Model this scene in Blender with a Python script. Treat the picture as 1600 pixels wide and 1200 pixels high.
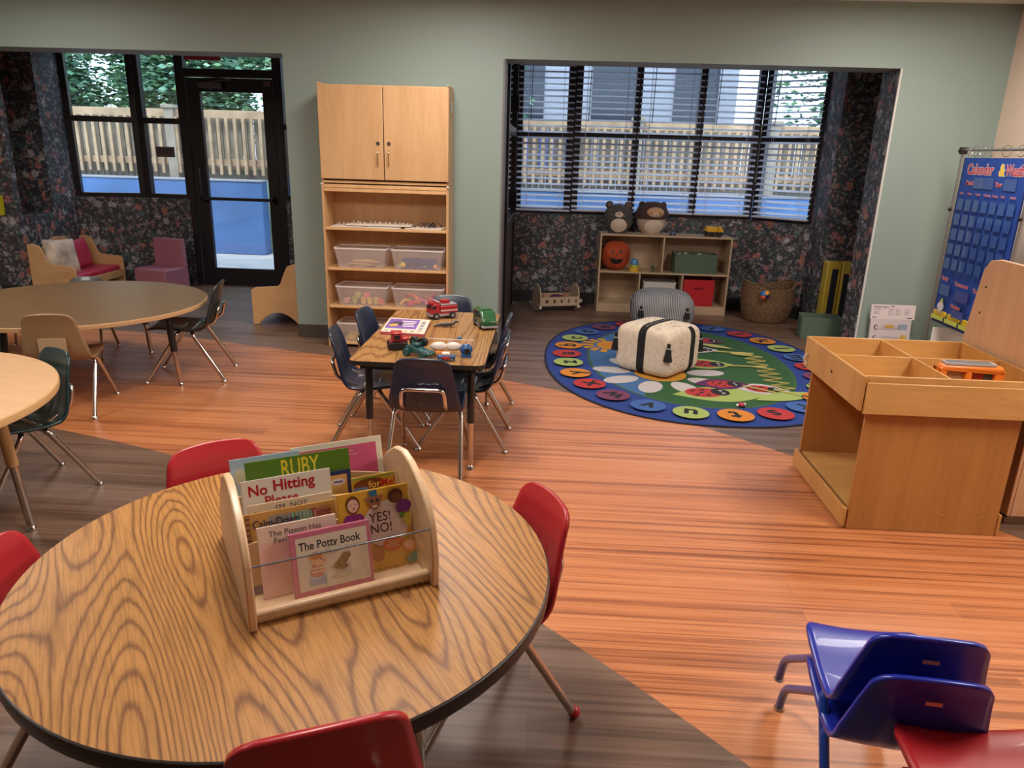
import bpy, bmesh, math, random
from mathutils import Matrix, Vector
R = math.radians
PI = math.pi
S = bpy.context.scene
for o in list(bpy.data.objects): bpy.data.objects.remove(o)
COL = S.collection
# ---------------------------------------------------------------- camera
def make_camera():
    cd = bpy.data.cameras.new('camera'); co = bpy.data.objects.new('camera', cd); COL.objects.link(co)
    cd.sensor_fit = 'HORIZONTAL'; cd.sensor_width = 36; cd.lens = 1145/1600*36; cd.clip_start = .02; cd.clip_end = 200
    t, a, ro = R(17.5), R(2.4), R(1.7)
    f = Vector((-math.sin(a)*math.cos(t), math.cos(a)*math.cos(t), -math.sin(t)))
    r = Vector((math.cos(a), math.sin(a), 0)); u = r.cross(f)
    r2 = r*math.cos(ro)+u*math.sin(ro); u2 = -r*math.sin(ro)+u*math.cos(ro)
    m = Matrix((( r2.x, u2.x, -f.x, 0), (r2.y, u2.y, -f.y, 0), (r2.z, u2.z, -f.z, 1.6), (0, 0, 0, 1)))
    co.matrix_world = m
    S.camera = co
make_camera()
S.view_settings.view_transform = 'Standard'; S.view_settings.look = 'None'
S.view_settings.gamma = 1; S.view_settings.use_curve_mapping = False
S.view_settings.exposure = 0.28
# ---------------------------------------------------------------- world: bright overcast day
W = bpy.data.worlds.new('overcast'); S.world = W; W.use_nodes = True
W.node_tree.nodes['Background'].inputs[0].default_value = (.66, .82, 1, 1)
W.node_tree.nodes['Background'].inputs[1].default_value = 3.0
sun = bpy.data.lights.new('sun', 'SUN'); sun.energy = 2.0; sun.angle = R(8); sun.color = (1, .93, .8)
so = bpy.data.objects.new('sun', sun); COL.objects.link(so); so.rotation_euler = (R(38), 0, R(-25))
# ceiling troffers (x, y, watts)
LIGHTS = [(2.5, 4.75, 38), (-.75, 4.75, 38), (-4.0, 4.75, 26), (2.5, 2.1, 46), (-.75, 2.1, 44), (-4.0, 2.1, 34)]
CEIL = 2.76
for lx, ly, lw in LIGHTS:
    ld = bpy.data.lights.new('troffer_light', 'AREA'); ld.shape = 'RECTANGLE'; ld.size = .55; ld.size_y = 1.1
    ld.energy = lw; ld.color = (1, .925, .85)
    lo = bpy.data.objects.new('troffer_light', ld); COL.objects.link(lo); lo.location = (lx, ly, CEIL-.035)

# ---------------------------------------------------------------- mesh builder
class MB:
    def __init__(s): s.v = []; s.f = []; s.m = []
    def add(s, vs, fs, mi=0, M=None):
        b = len(s.v)
        if M is not None: vs = [M @ Vector(v) for v in vs]
        s.v += [tuple(v) for v in vs]; s.f += [tuple(b+i for i in f) for f in fs]; s.m += [mi]*len(fs); return s
    def box(s, x0, x1, y0, y1, z0, z1, mi=0, M=None):
        vs = [(x0,y0,z0),(x1,y0,z0),(x1,y1,z0),(x0,y1,z0),(x0,y0,z1),(x1,y0,z1),(x1,y1,z1),(x0,y1,z1)]
        return s.add(vs, [(3,2,1,0),(4,5,6,7),(0,1,5,4),(1,2,6,5),(2,3,7,6),(3,0,4,7)], mi, M)
    def prism(s, P, a0, a1, ax='z', mi=0, M=None):
        n = len(P)
        if ax == 'z': g = lambda p, a: (p[0], p[1], a)
        elif ax == 'x': g = lambda p, a: (a, p[0], p[1])
        else: g = lambda p, a: (p[0], a, p[1])
        vs = [g(p, a0) for p in P]+[g(p, a1) for p in P]
        fs = [tuple(range(n-1, -1, -1)), tuple(range(n, 2*n))]+[(i, (i+1) % n, n+(i+1) % n, n+i) for i in range(n)]
        return s.add(vs, fs, mi, M)
    def tube(s, P, r, n=10, mi=0, closed=False, M=None, smoothing=0):
        P = [Vector(p) for p in P]
        if smoothing: P = fillet(P, smoothing, closed)
        k = len(P); rs = r if isinstance(r, (list, tuple)) else [r]*k
        if len(rs) != k: rs = [rs[0]+(rs[-1]-rs[0])*i/(k-1) for i in range(k)]
        vs = []; up = None
        for i, p in enumerate(P):
            if closed: t = (P[(i+1) % k]-P[i-1])
            else: t = P[min(i+1, k-1)]-P[max(i-1, 0)]
            t.normalize()
            if up is None: up = Vector((0,0,1)) if abs(t.z) < .9 else Vector((1,0,0))
            a = t.cross(up)
            if a.length < 1e-5: a = t.cross(Vector((0,1,0)))
            a.normalize(); b = a.cross(t).normalized(); up = b
            vs += [p+a*math.cos(2*PI*j/n)*rs[i]+b*math.sin(2*PI*j/n)*rs[i] for j in range(n)]
        fs = []
        for i in range(k if closed else k-1):
            i2 = (i+1) % k
            for j in range(n): fs.append((i*n+j, i2*n+j, i2*n+(j+1) % n, i*n+(j+1) % n))
        if not closed: fs += [tuple(range(n)), tuple((k-1)*n+j for j in range(n-1, -1, -1))]
        return s.add(vs, fs, mi, M)
    def lathe(s, prof, c=(0,0,0), n=24, mi=0, M=None, sx=1, sy=1):
        vs = []; fs = []; k = len(prof)
        for r, z in prof:
            vs += [(c[0]+sx*r*math.cos(2*PI*j/n), c[1]+sy*r*math.sin(2*PI*j/n), c[2]+z) for j in range(n)]
        for i in range(k-1):
            for j in range(n): fs.append((i*n+j, i*n+(j+1) % n, (i+1)*n+(j+1) % n, (i+1)*n+j))
        if prof[0][0] > 1e-6: fs.append(tuple(range(n-1, -1, -1)))
        if prof[-1][0] > 1e-6: fs.append(tuple((k-1)*n+j for j in range(n)))
        return s.add(vs, fs, mi, M)
    def ball(s, c, r, mi=0, n=16, M=None, sx=1, sy=1, sz=1):
        k = max(6, n//2); prof = [(r*math.sin(PI*i/k), -r*sz*math.cos(PI*i/k)) for i in range(k+1)]
        prof[0] = (0, prof[0][1]); prof[-1] = (0, prof[-1][1])
        return s.lathe(prof, c, n, mi, M, sx, sy)
    def cyl(s, p0, p1, r, n=16, mi=0, M=None): return s.tube([p0, p1], r, n, mi, M=M)
    def ell(s, cx, cy, rx, ry, z, mi=0, n=32, M=None, rot=0, z0=None):
        c, d = math.cos(rot), math.sin(rot)
        P = [(cx+c*rx*math.cos(2*PI*i/n)-d*ry*math.sin(2*PI*i/n), cy+d*rx*math.cos(2*PI*i/n)+c*ry*math.sin(2*PI*i/n)) for i in range(n)]
        return s.poly(P, z, mi, M)
    def poly(s, P, z, mi=0, M=None):
        return s.add([(p[0], p[1], z) for p in P], [tuple(range(len(P)))], mi, M)
    def text(s, body, size, M, mi=0, fat=0, align='CENTER', sx=1):
        vs, fs = text_geo(body, size, fat, align)
        return s.add([(v[0]*sx, v[1], 0) for v in vs], fs, mi, M)
    def grid(s, fn, nu, nv, mi=0, M=None, wrap=False):
        vs = [fn(i/(nu-(0 if wrap else 1)), j/(nv-1)) for j in range(nv) for i in range(nu)]
        fs = []
        for j in range(nv-1):
            for i in range(nu if wrap else nu-1): fs.append((j*nu+i, j*nu+(i+1) % nu, (j+1)*nu+(i+1) % nu, (j+1)*nu+i))
        return s.add(vs, fs, mi, M)
    def build(s, name, mats, parent=None, bevel=0, solid=0, sub=0, ang=38, loc=None, rot=None, seg=2):
        me = bpy.data.meshes.new(name); me.from_pydata(s.v, [], s.f)
        if not isinstance(mats, (list, tuple)): mats = [mats]
        for m in mats: me.materials.append(m)
        me.polygons.foreach_set('material_index', s.m); me.update()
        bm = bmesh.new(); bm.from_mesh(me); bmesh.ops.remove_doubles(bm, verts=bm.verts, dist=1e-6); bmesh.ops.recalc_face_normals(bm, faces=bm.faces); bm.to_mesh(me); bm.free()
        me.polygons.foreach_set('use_smooth', [True]*len(me.polygons)); me.set_sharp_from_angle(angle=R(ang))
        o = bpy.data.objects.new(name, me); COL.objects.link(o)
        if parent: o.parent = parent
        if loc: o.location = loc
        if rot: o.rotation_euler = rot
        if solid:
            d = o.modifiers.new('solid', 'SOLIDIFY'); d.thickness = solid; d.offset = 0
        if bevel:
            d = o.modifiers.new('bevel', 'BEVEL'); d.width = bevel; d.segments = seg; d.limit_method = 'ANGLE'; d.angle_limit = R(40); d.use_clamp_overlap = True
        if sub:
            d = o.modifiers.new('sub', 'SUBSURF'); d.levels = sub; d.render_levels = sub
        return o
_tc = {}
def text_geo(body, size, fat=0, align='CENTER'):
    key = (body, round(fat, 4), align)
    if key not in _tc:
        cu = bpy.data.curves.new('t', 'FONT'); cu.body = body; cu.size = 1; cu.align_x = align; cu.align_y = 'CENTER'
        cu.resolution_u = 3; cu.offset = fat
        ob = bpy.data.objects.new('t', cu); COL.objects.link(ob)
        dg = bpy.context.evaluated_depsgraph_get(); me = ob.evaluated_get(dg).to_mesh()
        _tc[key] = ([tuple(v.co) for v in me.vertices], [tuple(p.vertices) for p in me.polygons])
        ob.evaluated_get(dg).to_mesh_clear(); bpy.data.objects.remove(ob); bpy.data.curves.remove(cu)
    vs, fs = _tc[key]
    return [(v[0]*size, v[1]*size, 0) for v in vs], fs
def fillet(P, r, closed=False):
    out = []; k = len(P)
    for i, p in enumerate(P):
        if not closed and i in (0, k-1): out.append(p); continue
        a = P[i-1]-p; b = P[(i+1) % k]-p; d = min(r, a.length*.48, b.length*.48)
        p0 = p+a.normalized()*d; p1 = p+b.normalized()*d
        for t in (0, .2, .4, .6, .8, 1): out.append(p0*(1-t)**2+p*2*t*(1-t)+p1*t*t)
    return out
def rrect(x0, x1, y0, y1, r, n=6):
    out = []
    for cx, cy, a in ((x1-r, y1-r, 0), (x0+r, y1-r, 90), (x0+r, y0+r, 180), (x1-r, y0+r, 270)):
        out += [(cx+r*math.cos(R(a+90*i/n)), cy+r*math.sin(R(a+90*i/n))) for i in range(n+1)]
    return out
def T(x=0, y=0, z=0, rx=0, ry=0, rz=0):
    return Matrix.Translation((x, y, z)) @ Matrix.Rotation(R(rz), 4, 'Z') @ Matrix.Rotation(R(ry), 4, 'Y') @ Matrix.Rotation(R(rx), 4, 'X')
def tag(o, label, cat, group=None):
    o['label'] = label; o['category'] = cat
    if group: o['group'] = group
    return o
def thing(name, label, cat, loc=(0,0,0), rz=0, group=None, rot=None):
    o = bpy.data.objects.new(name, None); COL.objects.link(o); o.empty_display_size = .05
    o.location = loc; o.rotation_euler = rot if rot else (0, 0, R(rz))
    return tag(o, label, cat, group)
def struct(o): o['kind'] = 'structure'; return o
def copy_tree(o, parent=None):
    c = o.copy(); COL.objects.link(c)
    if parent: c.parent = parent
    for ch in [q for q in bpy.data.objects if q.parent == o]: copy_tree(ch, c)
    return c

# ---------------------------------------------------------------- materials
def nmat(name):
    m = bpy.data.materials.new(name); m.use_nodes = True; nt = m.node_tree
    return m, nt, nt.nodes['Principled BSDF']
def mat(name, c, rough=.5, metal=0, coat=0, emit=None, es=1, bump=0, bscale=60, trans=0, alpha=1, var=0, vscale=8):
    m, nt, b = nmat(name)
    b.inputs['Base Color'].default_value = (*c, 1); b.inputs['Roughness'].default_value = rough
    b.inputs['Metallic'].default_value = metal; b.inputs['Coat Weight'].default_value = coat
    if trans: b.inputs['Transmission Weight'].default_value = trans
    if emit: b.inputs['Emission Color'].default_value = (*emit, 1); b.inputs['Emission Strength'].default_value = es
    tc = None
    if bump or var:
        tc = nt.nodes.new('ShaderNodeTexCoord')
    if var:
        n = nt.nodes.new('ShaderNodeTexNoise'); n.inputs['Scale'].default_value = vscale; n.inputs['Detail'].default_value = 4
        nt.links.new(tc.outputs['Object'], n.inputs['Vector'])
        r = ramp(nt, n.outputs['Fac'], [(.3, [x*(1-var) for x in c]), (.7, [min(1, x*(1+var)) for x in c])])
        nt.links.new(r, b.inputs['Base Color'])
    if bump:
        n = nt.nodes.new('ShaderNodeTexNoise'); n.inputs['Scale'].default_value = bscale
        nt.links.new(tc.outputs['Object'], n.inputs['Vector'])
        bp = nt.nodes.new('ShaderNodeBump'); bp.inputs['Strength'].default_value = bump; bp.inputs['Distance'].default_value = .004
        nt.links.new(n.outputs['Fac'], bp.inputs['Height']); nt.links.new(bp.outputs['Normal'], b.inputs['Normal'])
    return m
def ramp(nt, src, stops, interp='LINEAR'):
    r = nt.nodes.new('ShaderNodeValToRGB'); r.color_ramp.interpolation = interp
    e = r.color_ramp.elements
    while len(e) < len(stops): e.new(.5)
    for i, (p, c) in enumerate(stops): e[i].position = p; e[i].color = (*c, 1)
    nt.links.new(src, r.inputs['Fac']); return r.outputs['Color']
def mp(nt, scale=(1,1,1), rot=(0,0,0), coord='Object'):
    tc = nt.nodes.new('ShaderNodeTexCoord'); m = nt.nodes.new('ShaderNodeMapping')
    m.inputs['Scale'].default_value = scale; m.inputs['Rotation'].default_value = rot
    nt.links.new(tc.outputs[coord], m.inputs['Vector']); return m.outputs['Vector']
def noise(nt, vec, scale, detail=3, rough=.5, dist=0):
    n = nt.nodes.new('ShaderNodeTexNoise'); n.inputs['Scale'].default_value = scale; n.inputs['Detail'].default_value = detail
    n.inputs['Roughness'].default_value = rough; n.inputs['Distortion'].default_value = dist
    nt.links.new(vec, n.inputs['Vector']); return n
def mth(nt, op, a, b=None, c=None):
    n = nt.nodes.new('ShaderNodeMath'); n.operation = op
    for i, x in enumerate((a, b, c)):
        if x is None: continue
        if isinstance(x, (int, float)): n.inputs[i].default_value = x
        else: nt.links.new(x, n.inputs[i])
    return n.outputs[0]
def mixc(nt, fac, a, b, mode='MIX'):
    n = nt.nodes.new('ShaderNodeMix'); n.data_type = 'RGBA'; n.blend_type = mode
    for i, x in ((0, fac), (6, a), (7, b)):
        if isinstance(x, (int, float)): n.inputs[i].default_value = x
        elif isinstance(x, (tuple, list)): n.inputs[i].default_value = (*x, 1)
        else: nt.links.new(x, n.inputs[i])
    return n.outputs[2]
def oak(name, light, dark, rot=0, size=1.0, freq=26, rough=.28, yk=.17):
    """flat-sawn oak laminate: contour rings of a stretched noise make the cathedral grain"""
    m, nt, b = nmat(name)
    v0 = mp(nt, (1, 1, 1), (0, 0, R(rot)))
    mm = nt.nodes.new('ShaderNodeMapping'); mm.inputs['Scale'].default_value = (1.0/size, yk/size, 1.0/size); nt.links.new(v0, mm.inputs['Vector']); v = mm.outputs['Vector']
    n1 = noise(nt, v, 2.9, 1.2, .3)
    n2 = noise(nt, v, 38, 2, .5)
    k = mth(nt, 'ADD', mth(nt, 'MULTIPLY', n1.outputs['Fac'], freq), mth(nt, 'MULTIPLY', n2.outputs['Fac'], .6))
    pp = mth(nt, 'FRACT', k)
    c1 = ramp(nt, pp, [(0, dark), (.20, [l*.88+d*.12 for l, d in zip(light, dark)]), (.5, light), (.78, [l*.8+d*.2 for l, d in zip(light, dark)]), (.93, dark), (1, dark)])
    mm2 = nt.nodes.new('ShaderNodeMapping'); mm2.inputs['Scale'].default_value = (170/size, 7/size, 100); nt.links.new(v0, mm2.inputs['Vector']); v2 = mm2.outputs['Vector']
    n3 = noise(nt, v2, 1, 3, .6)
    c2 = ramp(nt, n3.outputs['Fac'], [(.38, [.62]*3), (.55, [1]*3)])
    c = mixc(nt, .75, c1, c2, 'MULTIPLY')
    nt.links.new(c, b.inputs['Base Color']); b.inputs['Roughness'].default_value = rough
    b.inputs['Coat Weight'].default_value = .04; b.inputs['Specular IOR Level'].default_value = .32; b.inputs['Coat Roughness'].default_value = .3
    return m
def grain(name, light, dark, stretch=(14, 14, 1.2), rough=.4, amt=1.0, coat=.1):
    m, nt, b = nmat(name)
    v = mp(nt, stretch)
    n1 = noise(nt, v, 1.0, 5, .6, .6); n2 = noise(nt, v, 6, 3, .6)
    f = mth(nt, 'ADD', mth(nt, 'MULTIPLY', n1.outputs['Fac'], .7), mth(nt, 'MULTIPLY', n2.outputs['Fac'], .3))
    c = ramp(nt, f, [(.5-.2*amt if amt < 1.5 else .3, dark), (.62, light)])
    nt.links.new(c, b.inputs['Base Color']); b.inputs['Roughness'].default_value = rough; b.inputs['Coat Weight'].default_value = coat
    b.inputs['Coat Roughness'].default_value = .3
    return m
def floor_mat(name, cols, pw, pl, streak, rough):
    """vinyl planks laid along x; cols = dark, mid, light"""
    m, nt, b = nmat(name)
    v = mp(nt, (1, 1, 1))
    br = nt.nodes.new('ShaderNodeTexBrick'); br.offset = .37; br.squash = 1
    br.inputs['Scale'].default_value = 1; br.inputs['Mortar Size'].default_value = .0012; br.inputs['Brick Width'].default_value = pl; br.inputs['Row Height'].default_value = pw
    br.inputs['Color1'].default_value = (0,0,0,1); br.inputs['Color2'].default_value = (1,1,1,1); br.inputs['Mortar'].default_value = (.5,.5,.5,1); br.inputs['Bias'].default_value = 0
    nt.links.new(v, br.inputs['Vector'])
    v2 = mp(nt, (streak[0], streak[1], 1))
    n1 = noise(nt, v2, 1, 4, .62, .3)
    v3 = mp(nt, (streak[0]*.5, streak[1]*4.5, 1)); n2 = noise(nt, v3, 1, 2, .5)
    f = mth(nt, 'ADD', mth(nt, 'MULTIPLY', n1.outputs['Fac'], .60), mth(nt, 'MULTIPLY', n2.outputs['Fac'], .40))
    f = mth(nt, 'ADD', f, mth(nt, 'MULTIPLY', mth(nt, 'SUBTRACT', br.outputs['Color'], .5), .09))
    c = ramp(nt, f, [(.385, cols[0]), (.49, cols[1]), (.64, cols[2])])
    c = mixc(nt, mth(nt, 'MULTIPLY', br.outputs['Fac'], .45), c, [x*.7 for x in cols[0]])
    nt.links.new(c, b.inputs['Base Color']); b.inputs['Roughness'].default_value = rough
    b.inputs['Coat Weight'].default_value = .12; b.inputs['Coat Roughness'].default_value = .35
    return m
def wallpaper():
    m, nt, b = nmat('floral_wallpaper')
    tc = nt.nodes.new('ShaderNodeTexCoord')
    nz = noise(nt, tc.outputs['Object'], 22, 3, .6)
    vm = nt.nodes.new('ShaderNodeVectorMath'); vm.operation = 'MULTIPLY_ADD'
    nt.links.new(nz.outputs['Color'], vm.inputs[0]); vm.inputs[1].default_value = (.11, .11, .11); nt.links.new(tc.outputs['Object'], vm.inputs[2])
    def vor(scale):
        v = nt.nodes.new('ShaderNodeTexVoronoi'); v.inputs['Scale'].default_value = scale; nt.links.new(vm.outputs[0], v.inputs['Vector']); return v
    base = (.042, .04, .05)
    v1 = vor(34); s1 = nt.nodes.new('ShaderNodeSeparateColor'); nt.links.new(v1.outputs['Color'], s1.inputs[0])
    leaf = ramp(nt, s1.outputs[0], [(0, (.04,.045,.055)), (.22, (.06,.11,.11)), (.40, (.025,.025,.035)), (.52, (.18,.20,.20)), (.66, (.05,.04,.05)), (.76, (.28,.25,.28)), (.88, (.28,.15,.15))], 'CONSTANT')
    c = mixc(nt, ramp(nt, v1.outputs['Distance'], [(.5, (1,1,1)), (.62, (0,0,0))]), base, leaf)
    v2 = vor(10.0); s2 = nt.nodes.new('ShaderNodeSeparateColor'); nt.links.new(v2.outputs['Color'], s2.inputs[0])
    flo = ramp(nt, s2.outputs[0], [(0, (.50,.20,.16)), (.12, (.44,.42,.44)), (.22, (.10,.17,.16)), (.32, (.42,.18,.21)), (.43, (.52,.50,.50)), (.53, (.07,.05,.07)), (1, (.02,.02,.02))], 'CONSTANT')
    mask = mth(nt, 'MULTIPLY', ramp(nt, v2.outputs['Distance'], [(.34, (1,1,1)), (.44, (0,0,0))]), mth(nt, 'LESS_THAN', s2.outputs[0], .55))
    pet = noise(nt, tc.outputs['Object'], 70, 2)
    flo = mixc(nt, 1, flo, ramp(nt, pet.outputs['Fac'], [(.4, (.35,.35,.35)), (.58, (1.0,1.0,1.0))]), 'MULTIPLY')
    c = mixc(nt, mask, c, flo)
    nt.links.new(c, b.inputs['Base Color']); b.inputs['Roughness'].default_value = .55
    return m
def glass_mat(name='window_glass', tint=(.96,.98,1), k=.08):
    m = bpy.data.materials.new(name); m.use_nodes = True; nt = m.node_tree; nt.nodes.clear()
    o = nt.nodes.new('ShaderNodeOutputMaterial'); t = nt.nodes.new('ShaderNodeBsdfTransparent'); g = nt.nodes.new('ShaderNodeBsdfGlossy')
    t.inputs[0].default_value = (*tint, 1); g.inputs['Roughness'].default_value = .02
    mx = nt.nodes.new('ShaderNodeMixShader'); mx.inputs[0].default_value = k
    nt.links.new(t.outputs[0], mx.inputs[1]); nt.links.new(g.outputs[0], mx.inputs[2]); nt.links.new(mx.outputs[0], o.inputs[0]); return m
def milky(name, c=(.9,.88,.9), a=.35):
    m = bpy.data.materials.new(name); m.use_nodes = True; nt = m.node_tree; nt.nodes.clear()
    o = nt.nodes.new('ShaderNodeOutputMaterial'); t = nt.nodes.new('ShaderNodeBsdfTransparent'); g = nt.nodes.new('ShaderNodeBsdfPrincipled')
    g.inputs['Base Color'].default_value = (*c, 1); g.inputs['Roughness'].default_value = .25
    mx = nt.nodes.new('ShaderNodeMixShader'); mx.inputs[0].default_value = a
    nt.links.new(t.outputs[0], mx.inputs[1]); nt.links.new(g.outputs[0], mx.inputs[2]); nt.links.new(mx.outputs[0], o.inputs[0]); return m
def stripe_mat(name, c1, c2, freq, axis=0, duty=.5, rough=.8):
    m, nt, b = nmat(name); tc = nt.nodes.new('ShaderNodeTexCoord'); sp = nt.nodes.new('ShaderNodeSeparateXYZ')
    nt.links.new(tc.outputs['Object'], sp.inputs[0])
    f = mth(nt, 'LESS_THAN', mth(nt, 'FRACT', mth(nt, 'MULTIPLY', sp.outputs[axis], freq)), duty)
    nt.links.new(mixc(nt, f, c1, c2), b.inputs['Base Color']); b.inputs['Roughness'].default_value = rough; return m
def weave_mat(name, c1, c2, scale=40, rough=.8):
    m, nt, b = nmat(name); v = mp(nt, (1, 1, 2.2)); w = nt.nodes.new('ShaderNodeTexVoronoi'); w.inputs['Scale'].default_value = scale; nt.links.new(v, w.inputs['Vector'])
    nt.links.new(ramp(nt, w.outputs['Distance'], [(.1, c1), (.75, c2)]), b.inputs['Base Color']); b.inputs['Roughness'].default_value = rough
    bp = nt.nodes.new('ShaderNodeBump'); bp.inputs['Strength'].default_value = .8; bp.inputs['Distance'].default_value = .01; bp.invert = True
    nt.links.new(w.outputs['Distance'], bp.inputs['Height']); nt.links.new(bp.outputs['Normal'], b.inputs['Normal']); return m

GREEN = mat('sage_paint', (.262, .335, .302), .55, bump=.08, bscale=180)
BEIGE = mat('cream_paint', (.72, .56, .44), .6)
WHITEP = mat('white_paint', (.62, .6, .56), .6)
CEILM = mat('ceiling_tile', (.75, .74, .7), .9, bump=.3, bscale=90)
PAPER = wallpaper()
ORANGE = floor_mat('orange_plank_vinyl', ((.27,.082,.026), (.505,.178,.062), (.60,.245,.10)), .105, 1.6, (.6, 26), .38)
BROWN = floor_mat('brown_plank_vinyl', ((.075,.040,.025), (.152,.084,.054), (.215,.135,.095)), .15, 1.2, (.8, 12), .42)
OAK1 = oak('oak_laminate', (.43,.205,.055), (.20,.082,.024), rot=-33, size=.92, freq=54, rough=.40)
OAK2 = oak('oak_laminate_fine', (.42,.22,.08), (.24,.11,.04), rot=-2, size=.55, freq=22, rough=.25, yk=.075)
WALN = grain('brown_laminate', (.205,.122,.055), (.165,.095,.042), (3, 30, 3), .35, .6)
MAPLEL = grain('maple_laminate', (.80,.50,.27), (.72,.44,.23), (3, 20, 3), .3, .5)
MAPLE = grain('maple_veneer', (.60,.365,.18), (.51,.29,.13), (9, 9, 1.0), .38, .8)
MAPLEE = grain('maple_edge', (.72,.45,.22), (.62,.36,.16), (9, 9, 2.0), .38, .8)
HONEY = grain('honey_birch', (.60,.315,.10), (.47,.22,.055), (7, 7, 1.0), .33, .8)
HONEYH = grain('honey_birch_level', (.66,.375,.13), (.53,.27,.08), (1.2, 9, 9), .33, .8)
REDW = grain('shaded_amber_veneer', (.46,.19,.05), (.37,.14,.035), (7, 7, .8), .36, .8)  # birch turned redder, with shade put into the colour
BIRCH = grain('pale_birch', (.74,.53,.33), (.64,.43,.24), (2.2, 12, 12), .38, .8)
BIRCHV = grain('pale_birch_upright', (.70,.42,.235), (.62,.35,.185), (7, 14, .9), .4, .7)
CHROME = mat('chrome', (.62,.58,.55), .16, 1)
DARKM = mat('dark_bronze', (.018,.015,.017), .35, .3)
BLACK = mat('black_rubber', (.012,.011,.012), .45)
NAVY = mat('navy_plastic', (.012,.018,.045), .3, coat=.2)
CHBLACK = mat('black_plastic', (.016,.017,.022), .32, coat=.2)
TAN = mat('tan_plastic', (.34,.21,.105), .4)
DGREEN = mat('dark_green_plastic', (.008,.034,.036), .3, coat=.2)
REDP = mat('red_plastic', (.40,.016,.022), .34, coat=.15)
BLUEP = mat('blue_plastic', (.012,.025,.33), .32, coat=.2)
BLUEM = mat('blue_enamel', (.012,.05,.30), .3, coat=.4)
BASEB = mat('brown_baseboard', (.075,.058,.05), .5)
CHARC = mat('charcoal_baseboard', (.022,.021,.024), .45)
GLASS = glass_mat()
# ================================================================ SETTING
import numpy as np
lowp = np.polyfit([-4.6,-2.78,-2.38,-2.13,-1.94,.07,.22,.37,.50,.63,1.4], [4.55,3.84,3.69,3.61,3.54,2.22,2.07,1.91,1.78,1.64,.7], 4)
upp = np.polyfit([-4.13,-3.36,-2.83,-1.94,-.02,.48,.93,1.22,1.43,2.2,3.4], [6.14,6.06,5.94,5.76,4.92,4.73,4.5,4.22,3.95,3.0,1.6], 5)
def fl(x): return float(np.polyval(lowp, min(max(x, -4.6), 1.4))) - max(0, x-1.4)*1.6
def fu(x): return float(np.polyval(upp, min(max(x, -4.1), 3.4))) + (0 if x > -4.1 else 0)
b = MB(); xs = [-7+i*(10.46)/140 for i in range(141)]
y0, y1 = -4.2, 8.75
for i in range(140):
    xa, xb = xs[i], xs[i+1]
    for k, (p, q, r_, s_) in enumerate(((y0, y0, fl(xa), fl(xb)), (fl(xa), fl(xb), fu(xa), fu(xb)), (fu(xa), fu(xb), y1, y1))):
        b.add([(xa, p, 0), (xb, q, 0), (xb, s_, 0), (xa, r_, 0)], [(0,1,2,3)], 1 if k == 1 else 0)
struct(b.build('floor', [BROWN, ORANGE]))
struct(MB().box(-7, 3.46, -4.2, 6.22, CEIL, CEIL+.1).box(-7, 3.46, 6.22, 8.75, CEIL, CEIL+.1).build('ceiling', CEILM))
# front wall with its two wide openings
Y0, YT, HEAD = 6.22, 6.55, 2.30
b = MB()
b.box(-7, 3.46, Y0, YT, HEAD, CEIL, 0)
b.box(-2.16, -.40, Y0, YT, 0, HEAD, 0)
b.box(2.66, 3.46, Y0, YT, 0, HEAD, 0)
struct(b.build('wall_front', GREEN))
# wallpaper on the far jamb of the right hand opening
struct(MB().box(2.652, 2.66, Y0+.012, YT, 0, HEAD-.002).build('trim_4', PAPER))
struct(MB().box(2.648, 2.662, Y0-.003, Y0+.012, 0, HEAD).build('trim_1', WHITEP))
struct(MB().box(-.402, -.385, Y0-.003, YT, 0, HEAD).build('trim_2', mat('grey_trim', (.16,.15,.15), .5)))
struct(MB().box(-2.16, -.40, Y0-.012, Y0, 0, .11).box(2.66, 3.44, Y0-.012, Y0, 0, .11).build('baseboard_front', BASEB, bevel=.002))
struct(MB().box(3.46, 3.56, -4.2, 6.55, 0, CEIL).build('wall_right', BEIGE))
struct(MB().box(-7.1, -7, -4.2, 8.75, 0, CEIL).build('wall_left', WHITEP))
struct(MB().box(-7, 3.46, -4.3, -4.2, 0, CEIL).build('wall_back', WHITEP))
# alcove walls
def seg(b, p, q, z0, z1, th=.12, mi=0):
    p = Vector(p); q = Vector(q); d = (q-p).normalized(); n = Vector((-d.y, d.x))*th
    P = [p, q, q+n, p+n]; b.prism([tuple(v) for v in P], z0, z1, 'z', mi)
SILL, WTOP = .985, 2.62
RW = [(-.37, 8.2), (2.18, 8.2), (2.68, 7.78)]
b = MB()
for p, q in zip(RW, RW[1:]): seg(b, p, q, 0, SILL); seg(b, p, q, WTOP, CEIL)
seg(b, (2.68, 7.78), (2.68, 7.5), 0, CEIL); seg(b, (2.68, 7.38), (3.3, 7.38), 0, CEIL); seg(b, (3.3, 7.38), (3.3, 6.55), 0, CEIL)
struct(b.build('wall_right_alcove', PAPER))
b = MB()
for p, q in zip(RW, RW[1:]): seg(b, Vector(p)+Vector((0,-.012)), Vector(q)+Vector((0,-.012)), 0, .13, .012)
seg(b, (2.668, 7.76), (2.668, 7.38), 0, .13, .012); seg(b, (2.68, 7.368), (3.3, 7.368), 0, .13, .012)
struct(b.build('baseboard_right_alcove', CHARC))
LW = [(-5.35, 8.3), (-4.65, 8.5), (-2.0, 8.5)]
b = MB()
seg(b, LW[0], LW[1], 0, SILL+.005); seg(b, LW[1], (-4.14, 8.5), 0, SILL+.005); seg(b, (-3.01, 8.5), (-2.75, 8.5), 0, SILL+.02)
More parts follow.
